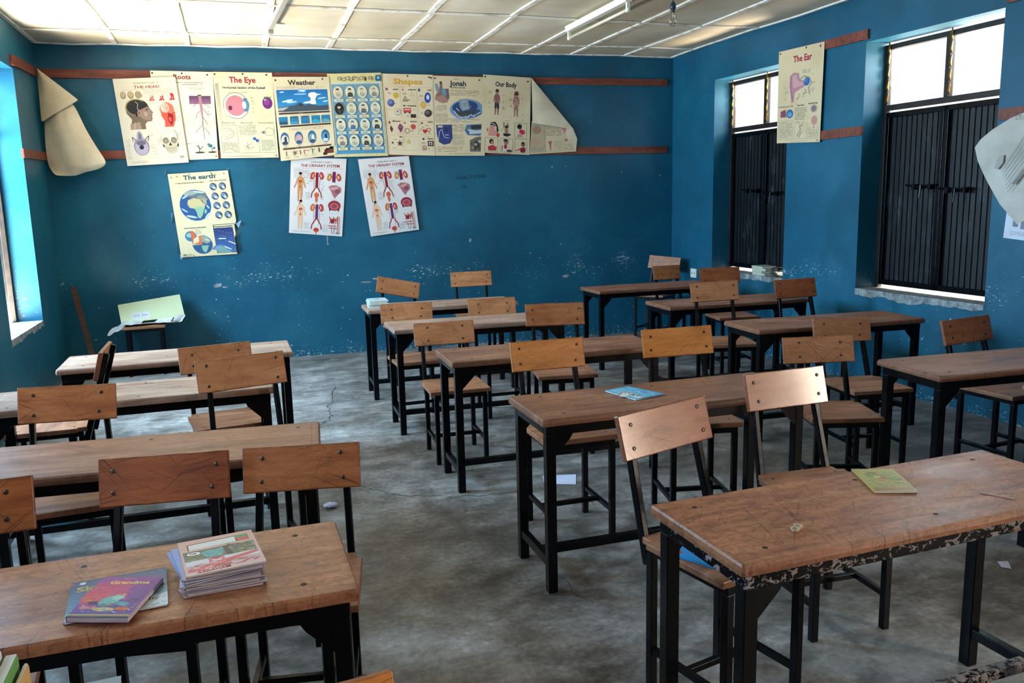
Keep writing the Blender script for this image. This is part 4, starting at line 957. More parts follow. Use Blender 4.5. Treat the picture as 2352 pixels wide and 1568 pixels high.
a.ell(87, 12, 8, 9, 'c4606c'); a.ell(87, 17, 6.5, 11, 'd98088'); a.line([(87, 8), (87, 24)], .6, 'a04a58'); a.rect(80, 34, 86, 39, 'b85a58'); a.rect(94, 32, 99, 38, '2a6a8c'); a.poly([(40, 38), (50, 38), (47, 46), (46, 56), (44, 56), (43, 46)], 'b06a60'); a.lines(54, 38, 74, 56, 6, '9a8c78'); a.lines(78, 44, 97, 58, 5, '8a7c68'); a.rect(90, 20, 97, 26, '6a3a48')
a.done('printed_sheet', M['print'], bm0)
bm = NB(); n = 9
A_, B_, C_ = Vector(rel((3.222, 8.900, 2.892))), Vector(rel((3.735, 8.878, 2.30))), Vector(rel((3.218, 8.890, 2.419)))
rows = []
for i in range(n+1):
    L_ = A_.lerp(C_, i/n); R2 = A_.lerp(Vector(rel((3.705, 8.878, 2.345))), i/n)
    rows.append([bm.verts.new(L_.lerp(R2, j/n)+Vector((0, -.012*math.sin(PI*j/n)*i/n, 0))) for j in range(n+1)])
for i in range(n):
    for j in range(n): 
        try: bm.faces.new([rows[i][j], rows[i+1][j], rows[i+1][j+1], rows[i][j+1]])
        except ValueError: pass
bmesh.ops.remove_doubles(bm, verts=bm.verts[:], dist=.0005)
obj('folded_flap', bm, M['backpaper'], bm0, smooth=True)
bm = NB(); prism(bm, [rel((3.64, 8.888, 2.42)), rel((3.70, 8.887, 2.35)), rel((3.745, 8.886, 2.25)), rel((3.728, 8.886, 2.12)), rel((3.60, 8.89, 2.30))], (0, .001, 0)); obj('sheet_edge', bm, M['backpaper'], bm0)

# --- the earth
def earth_edge(x, y):
    if x > 88 and y > 96: x = x-(x-88)*(.62 if y > 118 else .3)
    return x, y
a = Art([(-.558, 9.122-.016, 1.928), (.012, 9.089-.008, 1.958), (.082, 9.085-.008, 1.118), (-.5, 9.112-.008, 1.103)], NB_, 150, .004, 10, 'd6cda9', (16, 20), edge=earth_edge)
a.text('The earth', 24, 77, 12, 11, '1f4f63'); a.text('A View of the Earth seen from Space', 10, 57, 18.5, 3.2, '4a473e'); a.text('Other Views of the Earth', 66, 95, 17.5, 3, '4a473e')
a.ell(37, 58, 29, 31, 'b5d4dc', c2='d6cda9'); a.ell(37, 58, 26, 28, '2f6f94'); a.ell(37, 58, 25, 27, '214f86')
a.ell(40, 40, 18, 8.5, '5a6a72'); a.ell(32, 36, 12, 4, '8e9c9c', -8); a.ell(50, 46, 9, 4, '7d8478', 20)
a.poly([(26, 48), (36, 45), (46, 48), (51, 56), (54, 56), (50, 66), (46, 76), (42, 82), (38, 80), (37, 70), (35, 64), (27, 62), (24, 55)], 'b9b184'); a.poly([(36, 62), (47, 60), (50, 66), (46, 74), (42, 82), (38, 78), (37, 70)], '7fae94'); a.poly([(48, 46), (56, 50), (56, 58), (51, 54)], 'a39a74'); a.ell(52, 70, 2, 4, '7fae94', 15)
for x, y, rx, ry, r in ((18, 66, 6, 1.4, 40), (28, 78, 9, 2, 15), (54, 78, 7, 2, -50), (22, 42, 6, 1.6, -30), (57, 62, 4, 1.4, 60), (46, 35, 9, 1.6, 10)): a.ell(x, y, rx, ry, 'a9bfc8', r)
for j in range(4):
    for i in range(2):
        x, y = 71+i*15.5+j*.6, 27+j*17; a.ell(x, y, 6, 6.6, '2c4468'); a.ell(x-1, y-1, 4.2, 3.6, '6f869a', 20*j); a.ell(x+1.4, y+2, 3, 2.2, 'b9c4c4', 40*i+30); a.lines(x-4, y+7.4, x+4, y+9, 1, '6a675d')
a.text('Cut-out Section of the Earth', 12, 48, 99, 3, '4a473e'); a.ell(21, 113, 9.5, 9.5, '3a7898'); a.ell(19, 111, 5, 4, '8fb4b8'); a.poly([(21, 103), (26, 104), (29.5, 112), (29, 120), (22, 124)], 'c4633c'); a.lines(30, 101, 40, 110, 4, '8a8578')
a.ell(38, 129, 16.5, 17, '2b5580'); a.poly([(38, 129), (22, 129), (25, 118), (33, 113), (38, 112)], 'd6cda9'); a.poly([(38, 112.5), (33.5, 113.5), (33, 124), (22, 127.5), (38, 129)], 'd07048'); a.poly([(38, 112), (47, 115), (53, 124), (46, 128), (38, 124)], '8a9a8a'); a.poly([(36, 131), (48, 131), (45, 139), (41, 144), (37, 140)], '86b09a'); a.ell(47, 121, 4, 2, 'b4bfb4', 20)
a.frame(60, 95, 96, 146, .8, '2b2f3c'); a.rect(60.5, 101, 92, 146, '1f2a64', '3f6aa4'); a.text('The Layers of the Atmosphere', 61, 92, 99.5, 3.2, '2b2b30'); a.ell(66, 140, 13, 9, '8fc0c8', 0, a0=180, a1=360, c2='3f6aa4'); a.poly([(60.5, 146), (60.5, 134), (72, 136), (86, 146)], '6f9a9a')
for x, y, r in ((66, 120, 4), (82, 126, 28), (74, 135, 30)): a.line([(x, y), (x+12*math.cos(R_(r)), y+12*math.sin(R_(r)))], 1.8, 'd9dcd4')
for k in range(16): a.ell(63+(k*17 % 27), 105+(k*29 % 24), .5, .5, 'c9d0e4', n=6)
a.text('CE', 4, 8, 147, 2.8, INK) if False else a.rect(4, 145, 9, 147, '5a5648')
for x, y in ((4, 5), (13, 4), (34, 1.5), (70, 1.5), (76, 5), (91, 4), (20, 147)): a.line([(x, y), (x+2.4, y+2.6)], 1.2, '7a674a')
ob = a.done('earth_chart_poster', M['print']); tag(ob, 'earth chart with a large globe, taped low on the left of the back wall', 'poster')
bm = NB()
for (x, z, w, h, r) in ((.075, 1.52, .05, .03, 5), (.09, 1.42, .07, .05, 30), (.05, 1.30, .06, .12, -20), (.045, 1.18, .07, .09, 15), (-.45, 1.11, .12, .05, 4), (-.57, 1.94, .04, .05, 20), (-.55, 1.5, .03, .1, 0), (-.53, 1.2, .03, .12, 0)):
    c, s = math.cos(R_(r)), math.sin(R_(r)); P4 = []
    for sx, sz in ((-1, -1), (1, -1), (1, 1), (-1, 1)):
        u, v = sx*w/2, sz*h/2; P4.append(BW(x+u*c-v*s, .014+.004*sx*sz, z+u*s+v*c))
    f = [bm.verts.new(p) for p in P4]; bm.faces.new(f)
obj('clear_tape', bm, M['tape'], ob)

# --- urinary system, twice
def urinary(quad, label, seed, crease=False):
    a = Art(quad, NB_, 140, .003 if not crease else .010, seed, 'd8d2d0')
    a.text('HUMAN BODY CHART 6', 36, 74, 8.5, 3.8, '5a4a48', False); a.text('THE URINARY SYSTEM', 18, 88, 16, 7, '8c1f26')
    a.line([(5, 19), (96, 19)], .3, '8a8078'); a.lines(6, 21, 34, 37, 9, '8f8a88')
    def body(x, y, skin, h):
        a.ell(x, y, 2.6, 3.4, skin); a.ell(x, y-1.8, 2.7, 2.4, '2a1c18'); 
        if h: a.poly([(x-2.6, y-1), (x-3.4, y+5), (x-1.4, y+3)], '2a1c18')
        a.poly([(x-1, y+3), (x+1.4, y+3), (x+6, y+7), (x+8, y+15), (x+11, y+25), (x+9, y+25), (x+5.4, y+16), (x+4.6, y+14), (x+4.6, y+24), (x+5, y+36), (x+3.4, y+50), (x+1, y+50), (x+.6, y+30), (x-.4, y+30), (x-1.6, y+50), (x-4, y+50), (x-4.6, y+36), (x-4.6, y+24), (x-4.4, y+14), (x-6, y+18), (x-10, y+26), (x-12, y+25), (x-7.6, y+14), (x-6, y+7)], skin)
        a.ell(x-1.4, y+13, 1.2, 2, 'a8322c'); a.ell(x+2, y+13, 1.2, 2, 'a8322c'); a.line([(x, y+10), (x, y+20)], .6, 'a8322c'); a.ell(x, y+23, 1.6, 2, 'b8563a')
    body(18, 30, 'c78f62', 0); body(20, 81, 'dcb594', 1)
    def sys(x, y, mirror=0):
        a.rect(x-2.4, y-6, x+2.4, y+22, '7a1f30'); a.rect(x-.6, y-6, x+1.4, y+20, '3a3f80' if mirror else '93203a')
        for s in (-1, 1):
            a.ell(x+s*8, y, 4, 7, ('c0402c' if not mirror else 'c4683a') if s < 0 else 'b03040', -s*12); a.ell(x+s*7, y, 1.6, 3.6, 'e2a07c', -s*12); a.line([(x+s*2, y+1), (x+s*6, y)], 1, '2f3a78')
            a.line([(x+s*6, y+4), (x+s*5, y+20), (x+s*4.4, y+30)], .5, '6a625c'); a.line([(x+s*1.2, y+21), (x+s*8, y+31), (x+s*9.5, y+40)], 1.7, '9c2234')
        a.ell(x, y+29, 4, 5, 'e0d8d0'); 
    sys(48, 32); a.poly([(44, 68), (45, 64), (48, 62), (52, 64), (53, 68), (50, 72), (51, 77), (48, 82), (46, 77), (46, 72)], 'c9603c'); sys(50, 90, 1); a.ell(50, 131, 5, 4, 'c4442c'); a.line([(50, 134), (50, 139)], 1.4, 'c4442c')
    a.rect(76, 24, 80.5, 43, '2f2f70'); a.rect(78, 24, 81.6, 43, '8c1f3a')
    for s in (-1, 1): a.ell(79+s*8.6, 34, 4, 7, 'c4783c' if s < 0 else 'b8453c', -s*14); a.ell(79+s*8, 34, 1.5, 3.4, 'e2c07c', -s*14); a.line([(79+s*2, 34), (79+s*6, 33)], 1, '2f3a78')
    a.poly([(69, 52), (76, 48), (86, 49), (93, 53), (93, 60), (86, 66), (82, 72), (78, 66), (74, 58)], 'a86a70'); a.poly([(70, 53), (90, 50), (86, 56), (76, 57)], 'c99898'); a.ell(86, 59, 4.4, 4, '8c4a58')
    a.ell(82, 85, 11.5, 9, '8c2a38'); a.ell(82, 86, 9, 6.4, 'b86068'); a.ell(82, 86, 5, 4, '9c4450'); a.poly([(72, 90), (76, 92), (74, 96)], '6a1f2c'); a.poly([(92, 90), (88, 92), (90, 96)], '6a1f2c')
    for k in range(5): a.line([(74+k*3.6, 105+(k % 2)*4), (76+k*3.4, 112+k), (78+k*3, 108), (75+k*3.6, 118)], 1.1, 'b83a34')
    a.line([(90, 104), (90, 134)], 1, 'c05a44'); a.line([(93, 104), (93, 132)], .8, 'c05a44'); a.ell(80, 114, 3.4, 3.4, '7a3038'); a.line([(72, 122), (88, 122)], 1.3, 'b83a34'); a.line([(74, 126), (90, 127)], 1.1, '9c2430'); a.line([(78, 122), (79, 134), (82, 136), (84, 130), (84, 120)], .8, '9c6a60')
    for x0, y0, x1, y1, n in ((28, 62, 38, 76, 8), (28, 118, 38, 130, 7), (60, 120, 72, 134, 8), (34, 26, 40, 44, 4), (57, 30, 63, 34, 2), (56, 42, 62, 60, 5), (56, 68, 62, 76, 3), (30, 40, 34, 48, 2), (66, 26, 72, 30, 2), (58, 92, 64, 104, 3), (76, 74, 88, 75.5, 1), (76, 99, 88, 100.5, 1)): a.lines(x0, y0, x1, y1, n, 'a8a29e', .8)
    a.lines(6, 134, 42, 137, 2, '9c9690'); a.rect(87, 133, 94, 136, '8c8680')
    return tag(a.done('body_chart_poster', M['print_gloss']), label, 'poster')
urinary([(.636, 9.061, 2.076), (1.198, 9.035, 2.059), (1.106, 9.039, 1.255), (.566, 9.064, 1.313)], 'urinary system chart hanging straight below the weather chart', 11)
urinary([(1.314, 9.03, 2.052), (1.851, 9.006, 2.081), (1.928, 9.002, 1.301), (1.407, 9.026, 1.244)], 'tilted urinary system chart below the shapes chart, creased and shining', 12, True)

# --- the ear (right wall)
NR_ = (-1, -.012, 0)
a = Art([(4.934, 6.885, 2.886), (4.941, 6.258, 2.871), (4.941, 6.274, 2.034), (4.934, 6.879, 2.062)], NR_, 150, .003, 13, 'dcc39a')
a.text('The Ear', 34, 75, 22, 14, 'a81f38')
a.poly([(28, 42), (36, 38), (48, 40), (50, 50), (62, 54), (62, 62), (50, 66), (40, 70), (38, 84), (33, 86), (30, 72), (27, 58)], 'b88088'); a.poly([(33, 44), (42, 42), (46, 52), (58, 56), (58, 60), (44, 62), (36, 62)], 'cf9a96'); a.line([(30, 44), (31, 66), (36, 82)], 1.3, '8f5a70'); a.ell(66, 55, 6.5, 6.6, '2a5f9a'); a.ell(64, 53, 3, 3, '4a80b4')
a.line([(50, 50), (60, 46), (72, 50), (76, 58), (70, 66), (74, 76)], 1.8, '8f8472'); a.line([(62, 66), (66, 72), (58, 74)], 1.6, '8f8472'); a.line([(48, 72), (52, 76), (46, 80)], 1.3, '9a7f74')
for x0, y0, x1, y1, n in ((18, 50, 22, 52, 1), (16, 60, 24, 62, 1), (16, 66, 26, 71, 3), (17, 78, 22, 80, 1), (56, 36, 74, 42, 3), (76, 56, 86, 60, 2), (74, 66, 84, 72, 4), (44, 78, 50, 82, 2), (58, 76, 62, 82, 3), (76, 44, 82, 46, 1)): a.lines(x0, y0, x1, y1, n, '4a463c', .9)
a.text('Middle & Inner Ear', 4, 38, 92, 3.4, '55504a', False); a.text('Two Ears', 46, 62, 92, 3.4, '3a332c'); a.text('How We Hear', 72, 92, 91, 3.4, '3a332c')
a.poly([(8, 98), (20, 96), (22, 108), (8, 108)], '8f4a60'); a.ell(30, 103, 8, 7, '2a6aa0'); a.ell(30, 104, 5, 4, '6aa0c0'); a.lines(42, 94, 70, 114, 11, '4a463c'); a.ell(84, 98, 7, 6, 'a08a80'); a.ell(84, 98, 4, 3.4, '7d6670'); a.ell(86, 116, 6.4, 7, 'c48a80'); a.line([(86, 122), (85, 128)], 2, 'c48a80')
a.frame(4, 114, 38, 144, .3, '77705f'); a.frame(42, 120, 70, 144, .3, '77705f'); a.frame(73, 128, 96, 144, .3, '77705f'); a.lines(6, 115, 37, 142, 12, '6a6252'); a.lines(75, 130, 95, 142, 6, '6a6252'); a.lines(44, 116.5, 68, 118.6, 1, '4a463c'); a.line([(48, 140), (56, 130), (54, 124), (62, 122)], 1.8, 'a08a78'); a.line([(52, 142), (60, 132)], 1, '7d6a5c')
a.lines(34, 147, 70, 148.4, 1, '6a6252', 1); a.text('CE', 92, 97, 148.5, 3.6, INK); tacks(a, [(4, 4), (62, 3), (92, 5)]); tag(a.done('ear_chart_poster', M['print']), 'ear anatomy chart hanging between the two windows on the right wall', 'poster')

# --- big blank folded sheet in the left corner
ls = thing('folded_paper_sheet', 'large blank paper sheet folded over at the top, hanging in the left corner', 'sheet', (-1.5, 8.98, 1.93))
o2 = Vector((-1.5, 8.98, 1.93))
def grid_sheet(rows, name, mat, parent, sm=True, amp=.0, sd=0, off=None):
    bm = NB(); off = off or Vector((0, 0, 0)); G = []
    for i, r in enumerate(rows):
        G.append([bm.verts.new(Vector(p)-off+Vector((0, -amp*mathutils.noise.noise((j*.8+sd, i*.8, sd)), amp*.5*mathutils.noise.noise((j*.9, i*.9, sd+3))))) for j, p in enumerate(r)])
    for i in range(len(G)-1):
        for j in range(len(G[0])-1):
            bm.faces.new([G[i][j], G[i][j+1], G[i+1][j+1], G[i+1][j]])
    o = obj(name, bm, mat, parent, smooth=sm)
    m = o.modifiers.new('sub', 'SUBSURF'); m.levels = 1; m.render_levels = 2
    return o
def interp_rows(L, Rr, n, bul=0.0):
    rows = []
    for a_, b_ in zip(L, Rr):
        a_ = Vector(a_); b_ = Vector(b_)
        rows.append([a_.lerp(b_, k/n)+Vector((0, -bul*math.sin(PI*k/n), 0)) for k in range(n+1)])
    return rows
Lp = [(-1.575, 9.06, 2.60), (-1.585, 9.05, 2.45), (-1.595, 9.04, 2.28), (-1.60, 9.05, 2.10), (-1.595, 9.06, 2.03), (-1.56, 9.02, 1.955), (-1.53, 8.99, 1.925)]
Rp = [(-1.33, 9.00, 2.59), (-1.29, 8.98, 2.53), (-1.24, 8.96, 2.37), (-1.16, 8.94, 2.20), (-1.10, 8.93, 2.09), (-1.075, 8.93, 2.035), (-1.16, 8.95, 1.99)]
rows = interp_rows(Lp, Rp, 7, .05)
rows[-1] = [Vector((-1.53+.06*k, 8.985-.02*math.sin(PI*k/7), 1.925+(.0 if k < 3 else (k-3)*.018))) for k in range(8)]
grid_sheet(rows, 'sheet_body', M['backpaper'], ls, True, .028, 3.1, o2)
Lf = [(-1.598, 9.055, 2.905), (-1.600, 9.035, 2.76), (-1.600, 9.02, 2.60), (-1.600, 9.00, 2.44)]
Rf = [(-1.585, 9.050, 2.895), (-1.46, 8.99, 2.785), (-1.35, 8.96, 2.69), (-1.265, 8.95, 2.615)]
rows = interp_rows(Lf, Rf, 6, .03)
rows.append([Vector((-1.598, 9.00, 2.415)), Vector((-1.55, 8.965, 2.44)), Vector((-1.50, 8.95, 2.47)), Vector((-1.44, 8.94, 2.505)), Vector((-1.38, 8.94, 2.54)), Vector((-1.32, 8.945, 2.575)), Vector((-1.265, 8.95, 2.61))])
grid_sheet(rows, 'folded_flap', M['backpaper'], ls, True, .006, 8.2, o2)

# --- curled sheet at right edge and sheet behind it
cs = thing('curled_poster_sheet', 'curled poster showing its faded back, at the right edge beside the nearer window', 'poster', (4.9, 4.2, 1.36))
o3 = Vector((4.9, 4.2, 1.36))
def cr(y, d, z): return Vector(RW(y, d, z))-o3
rows = []
edge_pts = [(4.15, .05, 2.10), (4.30, .07, 2.055), (4.42, .09, 1.99), (4.50, .10, 1.93), (4.535, .105, 1.88), (4.51, .10, 1.79), (4.46, .095, 1.70), (4.41, .09, 1.62), (4.33, .08, 1.50), (4.20, .07, 1.37)]
bm = NB(); G = []
for (y, d, z) in edge_pts:
    y2, z2 = 3.55, z*.55+.95
    d += .05
    G.append([bm.verts.new(cr(y+(y2-y)*k/6, d-.06*(k/6)*(1-.3*math.sin(PI*k/6)), z+(z2-z)*k/6)) for k in range(7)])
for i in range(len(G)-1):
    for j in range(6): bm.faces.new([G[i][j], G[i+1][j], G[i+1][j+1], G[i][j+1]])
o_ = obj('sheet_back', bm, M['backpaper'], cs, smooth=True); o_.data.materials[0] = (lambda m: m.fin(m.cramp(m.noise(m.coord(), 3, 4), [(.35, 'b3ab9f'), (.65, 'd3cdc2')]), .6))(N('faded_back'))
a = Art([cr(4.40, .158, 1.985), cr(4.02, .14, 2.07), cr(3.96, .135, 1.70), cr(4.36, .157, 1.58)], NR_, 100, 0, 20, 'c5beb2', (2, 2))
a.bm.clear(); a.col = a.bm.loops.layers.float_color.new('Col') if not a.bm.loops.layers.float_color else a.bm.loops.layers.float_color['Col']
a.text('CE', 44, 56, -2, 8, '6b665c', True, -28); a.poly([(2, 62), (10, 44), (20, 46), (18, 58), (8, 66)], 'a39c90')
for k in range(8): a.line([(14+k*1.5, 66+k*6), (64+k, 20+k*7.5)], 1.0, '8f897e')
a.line([(34, 98), (58, 78)], 4, '6b665c')
a.done('show_through_print', M['print'], cs)
a = Art([RW(4.372, .012, 1.50), RW(4.05, .012, 1.50), RW(4.05, .012, 1.245), RW(4.388, .012, 1.272)], NR_, 80, .0, 14, 'd4d6e2', (4, 4))
a.rect(4, 8, 14, 26, '7d7f88'); a.rect(18, 30, 30, 52, '7a7a84'); a.rect(40, 8, 52, 30, '8c8c96'); a.rect(36, 36, 46, 56, '80808a'); a.lines(14, 62, 90, 72, 3, '8c8c96')
tag(a.done('small_chart_poster', M['print']), 'white printed sheet on the right wall, lower corner peeping under the curled poster', 'poster')

FLAKES = [(3.46, 1.946, .013, .013), (4.30, 1.88, .008, .018), (4.78, 1.83, .010, .012), (2.495, 1.167, .014, .026), (.955, 1.183, .010, .016), (.953, 1.24, .010, .05), (3.551, 1.084, .008, .018), (-.177, .803, .045, .028), (-.10, .78, .03, .010), (3.609, .713, .045, .020), (3.70, .75, .03, .010), (1.47, .788, .09, .012), (1.33, .76, .06, .010), (4.283, .904, .07, .009), (.05, .80, .02, .008)]
# pencilled writing and knocked-off flakes on the back wall
a = Art([BW(2.28, .001, 1.93), BW(2.95, .001, 1.93), BW(2.95, .001, 1.60), BW(2.28, .001, 1.60)], NB_, 49, 0, 30, '0f4d62', (1, 1))
a.bm.clear(); a.col = a.bm.loops.layers.float_color.new('Col') if not a.bm.loops.layers.float_color else a.bm.loops.layers.float_color['Col']
a.text('FRACTIONS', 12, 62, 16, 8, '0a3a4a', False, -3); a.text('TR', 20, 29, 30, 7, '0c3f50', False, -2)
a.done('pencil_writing', M['print'], wall_back)
bm = NB(); rd = random.Random(4)
for (x, z, r1, r2) in FLAKES:
    n = 9; v = []
    for k in range(n):
        t_ = 2*PI*k/n; q = rd.uniform(.6, 1.15); v.append(BW(x+r1*q*math.cos(t_), .0012, z+r2*q*math.sin(t_)))
    prism(bm, v, (0, .001, 0))
obj('bare_flakes', bm, M['plaster'], wall_back)

# ------------------------------------------------------------------ ceiling lights
fl = thing('fluorescent_light', 'white fluorescent batten light fixed to the ceiling beside the hanging bulb', 'light', (3.06, 6.82, H-.02))
bm = NB(); prism(bm, [(-.036, -.62, 0), (.036, -.62, 0), (.03, -.62, -.05), (-.03, -.62, -.05)], (0, 1.24, 0)); obj('housing', bm, M['white_enamel'], fl, bevel=.004)
for y in (-.60, .60):
    bm = NB(); box(bm, -.014, .014, y-.012, y+.012, -.125, -.05); lathe(bm, [(.02, -.012), (.02, .012)], (0, y, -.105), 12); obj('lamp_holder', bm, M['white_enamel'], fl, bevel=.002)
bm = NB(); tube(bm, [(0, -.585, -.105), (0, .585, -.105)], .013, 12); obj('tube', bm, M['tubeglass'], fl, smooth=True)
fb = thing('ceiling_bracket_strip', 'bare metal ceiling strip with a bolted end bracket at the upper left of the ceiling', 'fixture', (.46, 7.2, H-.03))
bm = NB(); prism(bm, [(.035, -.62, 0), (.075, -.62, 0), (.012, .60, 0), (-.028, .60, 0)], (0, 0, -.045)); obj('strip', bm, M['grey_plastic'], fb, bevel=.003)
bm = NB(); box(bm, -.03, .014, .60, .66, -.075, .0); lathe(bm, [(.006, -.08), (.006, -.074)], (-.01, .63, 0), 8); obj('end_bracket', bm, M['grey_plastic'], fb, bevel=.002)
lb = thing('light_bulb', 'bare glass bulb hanging from the ceiling on a short dark cord', 'light bulb', (3.11, 5.60, 2.80))
prf = [(.001, 0), (.016, .003), (.028, .014), (.033, .030), (.031, .046), (.022, .068), (.014, .086), (.013, .098)]
bm = NB(); lathe(bm, prf, (0, 0, 0), 22); obj('bulb_glass', bm, M['bulbglass'], lb, smooth=True)
bm = NB(); tube(bm, [(0, 0, .095), (0, 0, .060)], .004, 8); tube(bm, [(0, 0, .062), (-.01, 0, .048), (.01, 0, .048)], .0015, 5); obj('filament_stem', bm, M['pages_white'], lb)
bm = NB(); lathe(bm, [(.0135, .096), (.0135, .118)], (0, 0, 0), 14); obj('bulb_cap', bm, M['bolt'], lb)
bm = NB(); lathe(bm, [(.018, .114), (.022, .128), (.020, .150), (.010, .166), (.005, .170)], (0, 0, 0), 16); obj('socket', bm, M['socket_black'], lb, smooth=True)
bm = NB(); tube(bm, [(0, 0, .165), (.004, 0, .26), (0, 0, H-2.80)], .004, 6); obj('cord', bm, M['cord'], lb)
so = thing('wall_socket', 'white double wall socket low on the right wall near the back corner', 'socket', RW(8.36, 0, .725))
bm = NB(); box(bm, -.012, 0, -.062, .062, -.05, .05); obj('plate', bm, M['white_enamel'], so, bevel=.003)
for yy in (-.03, .03):
    bm = NB(); box(bm, -.014, -.011, yy-.004, yy+.004, -.01, .01); obj('pin_hole', bm, M['hole'], so)

# ------------------------------------------------------------------ books
def book(name, label, cat, corners, z, th, base, paint, pages='pages', group=None, hgt=None, mat='cover', wave=0):
    """corners: far-left, far-right, near-right, near-left on the table plane"""
    c = sum((Vector((p[0], p[1], 0)) for p in corners), Vector())/4
    t = thing(name, label, cat, (c.x, c.y, z), 0, group)
    q = [Vector((p[0]-c.x, p[1]-c.y, 0)) for p in corners]
    bm = NB(); k = .985
    hexa(bm, [q[3]*k+Vector((0, 0, .0012)), q[2]*k+Vector((0, 0, .0012)), q[1]*k+Vector((0, 0, .0012)), q[0]*k+Vector((0, 0, .0012)),
              q[3]*k+Vector((0, 0, th-.0012)), q[2]*k+Vector((0, 0, th-.0012)), q[1]*k+Vector((0, 0, th-.0012)), q[0]*k+Vector((0, 0, th-.0012))])
    obj('pages', bm, M[pages], t)
    e = Vector((0, 0, th))
    w = (q[1]-q[0]).length; h = (q[3]-q[0]).length
    H_ = hgt or 100*h/w
    A = Art([q[0]+e, q[1]+e, q[2]+e, q[3]+e], (0, 0, 1), H_, wave, 3, base, (6, 6), step=.000003)
    if paint: paint(A, H_)
    # back cover and spine
    v = [A.bm.verts.new(p) for p in (q[0]+Vector((0, 0, .0005)), q[1]+Vector((0, 0, .0005)), q[2]+Vector((0, 0, .0005)), q[3]+Vector((0, 0, .0005)))]; A.face(v, base)
    s = [A.bm.verts.new(p) for p in (q[0]*1.002+Vector((0, 0, .0005)), q[3]*1.002+Vector((0, 0, .0005)), q[3]*1.002+e, q[0]*1.002+e)]; A.face(s, base)
    A.done('cover', M[mat], t)
    return t
def strokes(a, x0, y0, x1, y1, n, cols, seed, L=6, w=1.2, ang=0):
    rd = random.Random(seed)
    for _ in range(n):
        x, y = rd.uniform(x0, x1), rd.uniform(y0, y1); r = R_(ang+rd.uniform(-35, 35)); l_ = rd.uniform(.4, 1)*L
        a.line([(x, y), (min(x1, x+l_*math.cos(r)), min(y1, max(y0, y+l_*math.sin(r))))], w*rd.uniform(.6, 1.4), rd.choice(cols))
# M4: light blue booklet
def p_blue(a, H_):
    a.rect(4, 4, 96, H_-4, '5fb0d6', '8cc8e2'); strokes(a, 6, 8, 94, 28, 26, ['3f86b4', 'd0e6ee', '4a94c0'], 12, 14, 2.4); a.poly([(30, 40), (60, 36), (82, 70), (66, H_-16), (48, 70)], 'b9a08c'); a.poly([(38, 46), (58, 42), (72, 66), (60, 74)], 'd8dfe0'); a.rect(70, H_-20, 96, H_-8, 'd0e2ea'); strokes(a, 30, 36, 84, H_-14, 30, ['a58c78', 'e4e6e4', '8aa8b8', '6f5a4c'], 13, 14, 2.4, 40)
book('exercise_booklet', 'light blue booklet lying on a middle-column desk', 'booklet', [(1.675, 3.403), (1.752, 3.200), (1.59, 3.158), (1.540, 3.365)], .751, .006, '4a9cc8', p_blue, 'pages_white')
def p_yel(a, H_):
    a.rect(3, 3, 97, H_-3, 'b9b068', 'a8a45c'); a.ell(36, 46, 20, 20, '7d9a5c', 30); a.ell(66, 40, 20, 14, '9aa86a', -20); a.ell(50, 66, 16, 14, 'b8834c', 10); a.ell(72, 72, 14, 12, '8aa070'); a.ell(40, 60, 8, 12, 'c9c07c', 40); a.rect(3, H_-22, 97, H_-6, 'b07a52', '9c6448'); strokes(a, 6, 16, 94, H_-26, 110, ['8aa05c', 'c4b870', 'b8703c', '6f8a58', 'cfc88c', 'a8925a'], 14, 16, 2.6, 10)
book('exercise_booklet', 'yellow-green picture booklet on the chipped right front desk', 'booklet', [(1.792, 2.064), (1.910, 2.019), (1.83, 1.835), (1.716, 1.878)], .751, .007, 'b5ac66', p_yel, 'pages_white')
def p_bl2(a, H_):
    a.rect(0, 0, 100, H_, '1f8fd0'); a.poly([(0, 0), (34, 0), (12, 26), (0, 22)], 'd9dde2'); a.poly([(6, 20), (30, 2), (34, 6), (12, 28)], 'b03a44'); a.rect(4, H_-14, 96, H_-10, 'a0d0ec')
book('exercise_booklet', 'bright blue book on the seat of the tilted chair under the right front desk', 'booklet', [(1.203, 2.18), (1.348, 2.26), (1.433, 2.11), (1.288, 2.03)], .5225, .008, '1f8fd0', p_bl2, 'pages_white')
# L4: skating book, grandma book
def p_sk(a, H_):
    a.rect(0, 0, 100, H_, '2c4268', '6f9ab8'); a.ell(30, H_*.62, 26, 16, '4f7ca4', 20); a.poly([(0, H_), (0, H_*.8), (60, H_*.66), (100, H_*.5), (100, H_)], '86adc2'); a.poly([(44, H_), (50, H_*.85), (100, H_*.68), (100, H_)], 'c9dbe0')
    strokes(a, 2, 4, 98, H_*.5, 40, ['3d5788', '54709c', '24385c'], 4, 12, 2); strokes(a, 2, H_*.5, 98, H_-2, 40, ['9cc0d0', '6a95b4', 'b4ccd8'], 5, 12, 1.6, -20)
    a.text('Skating', 7, 62, 30, 19, 'b3a04c', True, -4); a.ell(12, 7, 3.4, 3.4, 'c9d0dc'); a.rect(0, 4, 4, 10, 'b03040'); a.text('Kelly', 68, 92, H_-18, 8, '2a3040', False)
book('picture_book', 'thin blue skating book lying flat on the left front desk', 'book', [(-.419, 2.082), (-.213, 2.096), (-.196, 1.888), (-.402, 1.874)], .751, .005, '3c5a84', p_sk, 'pages_white')
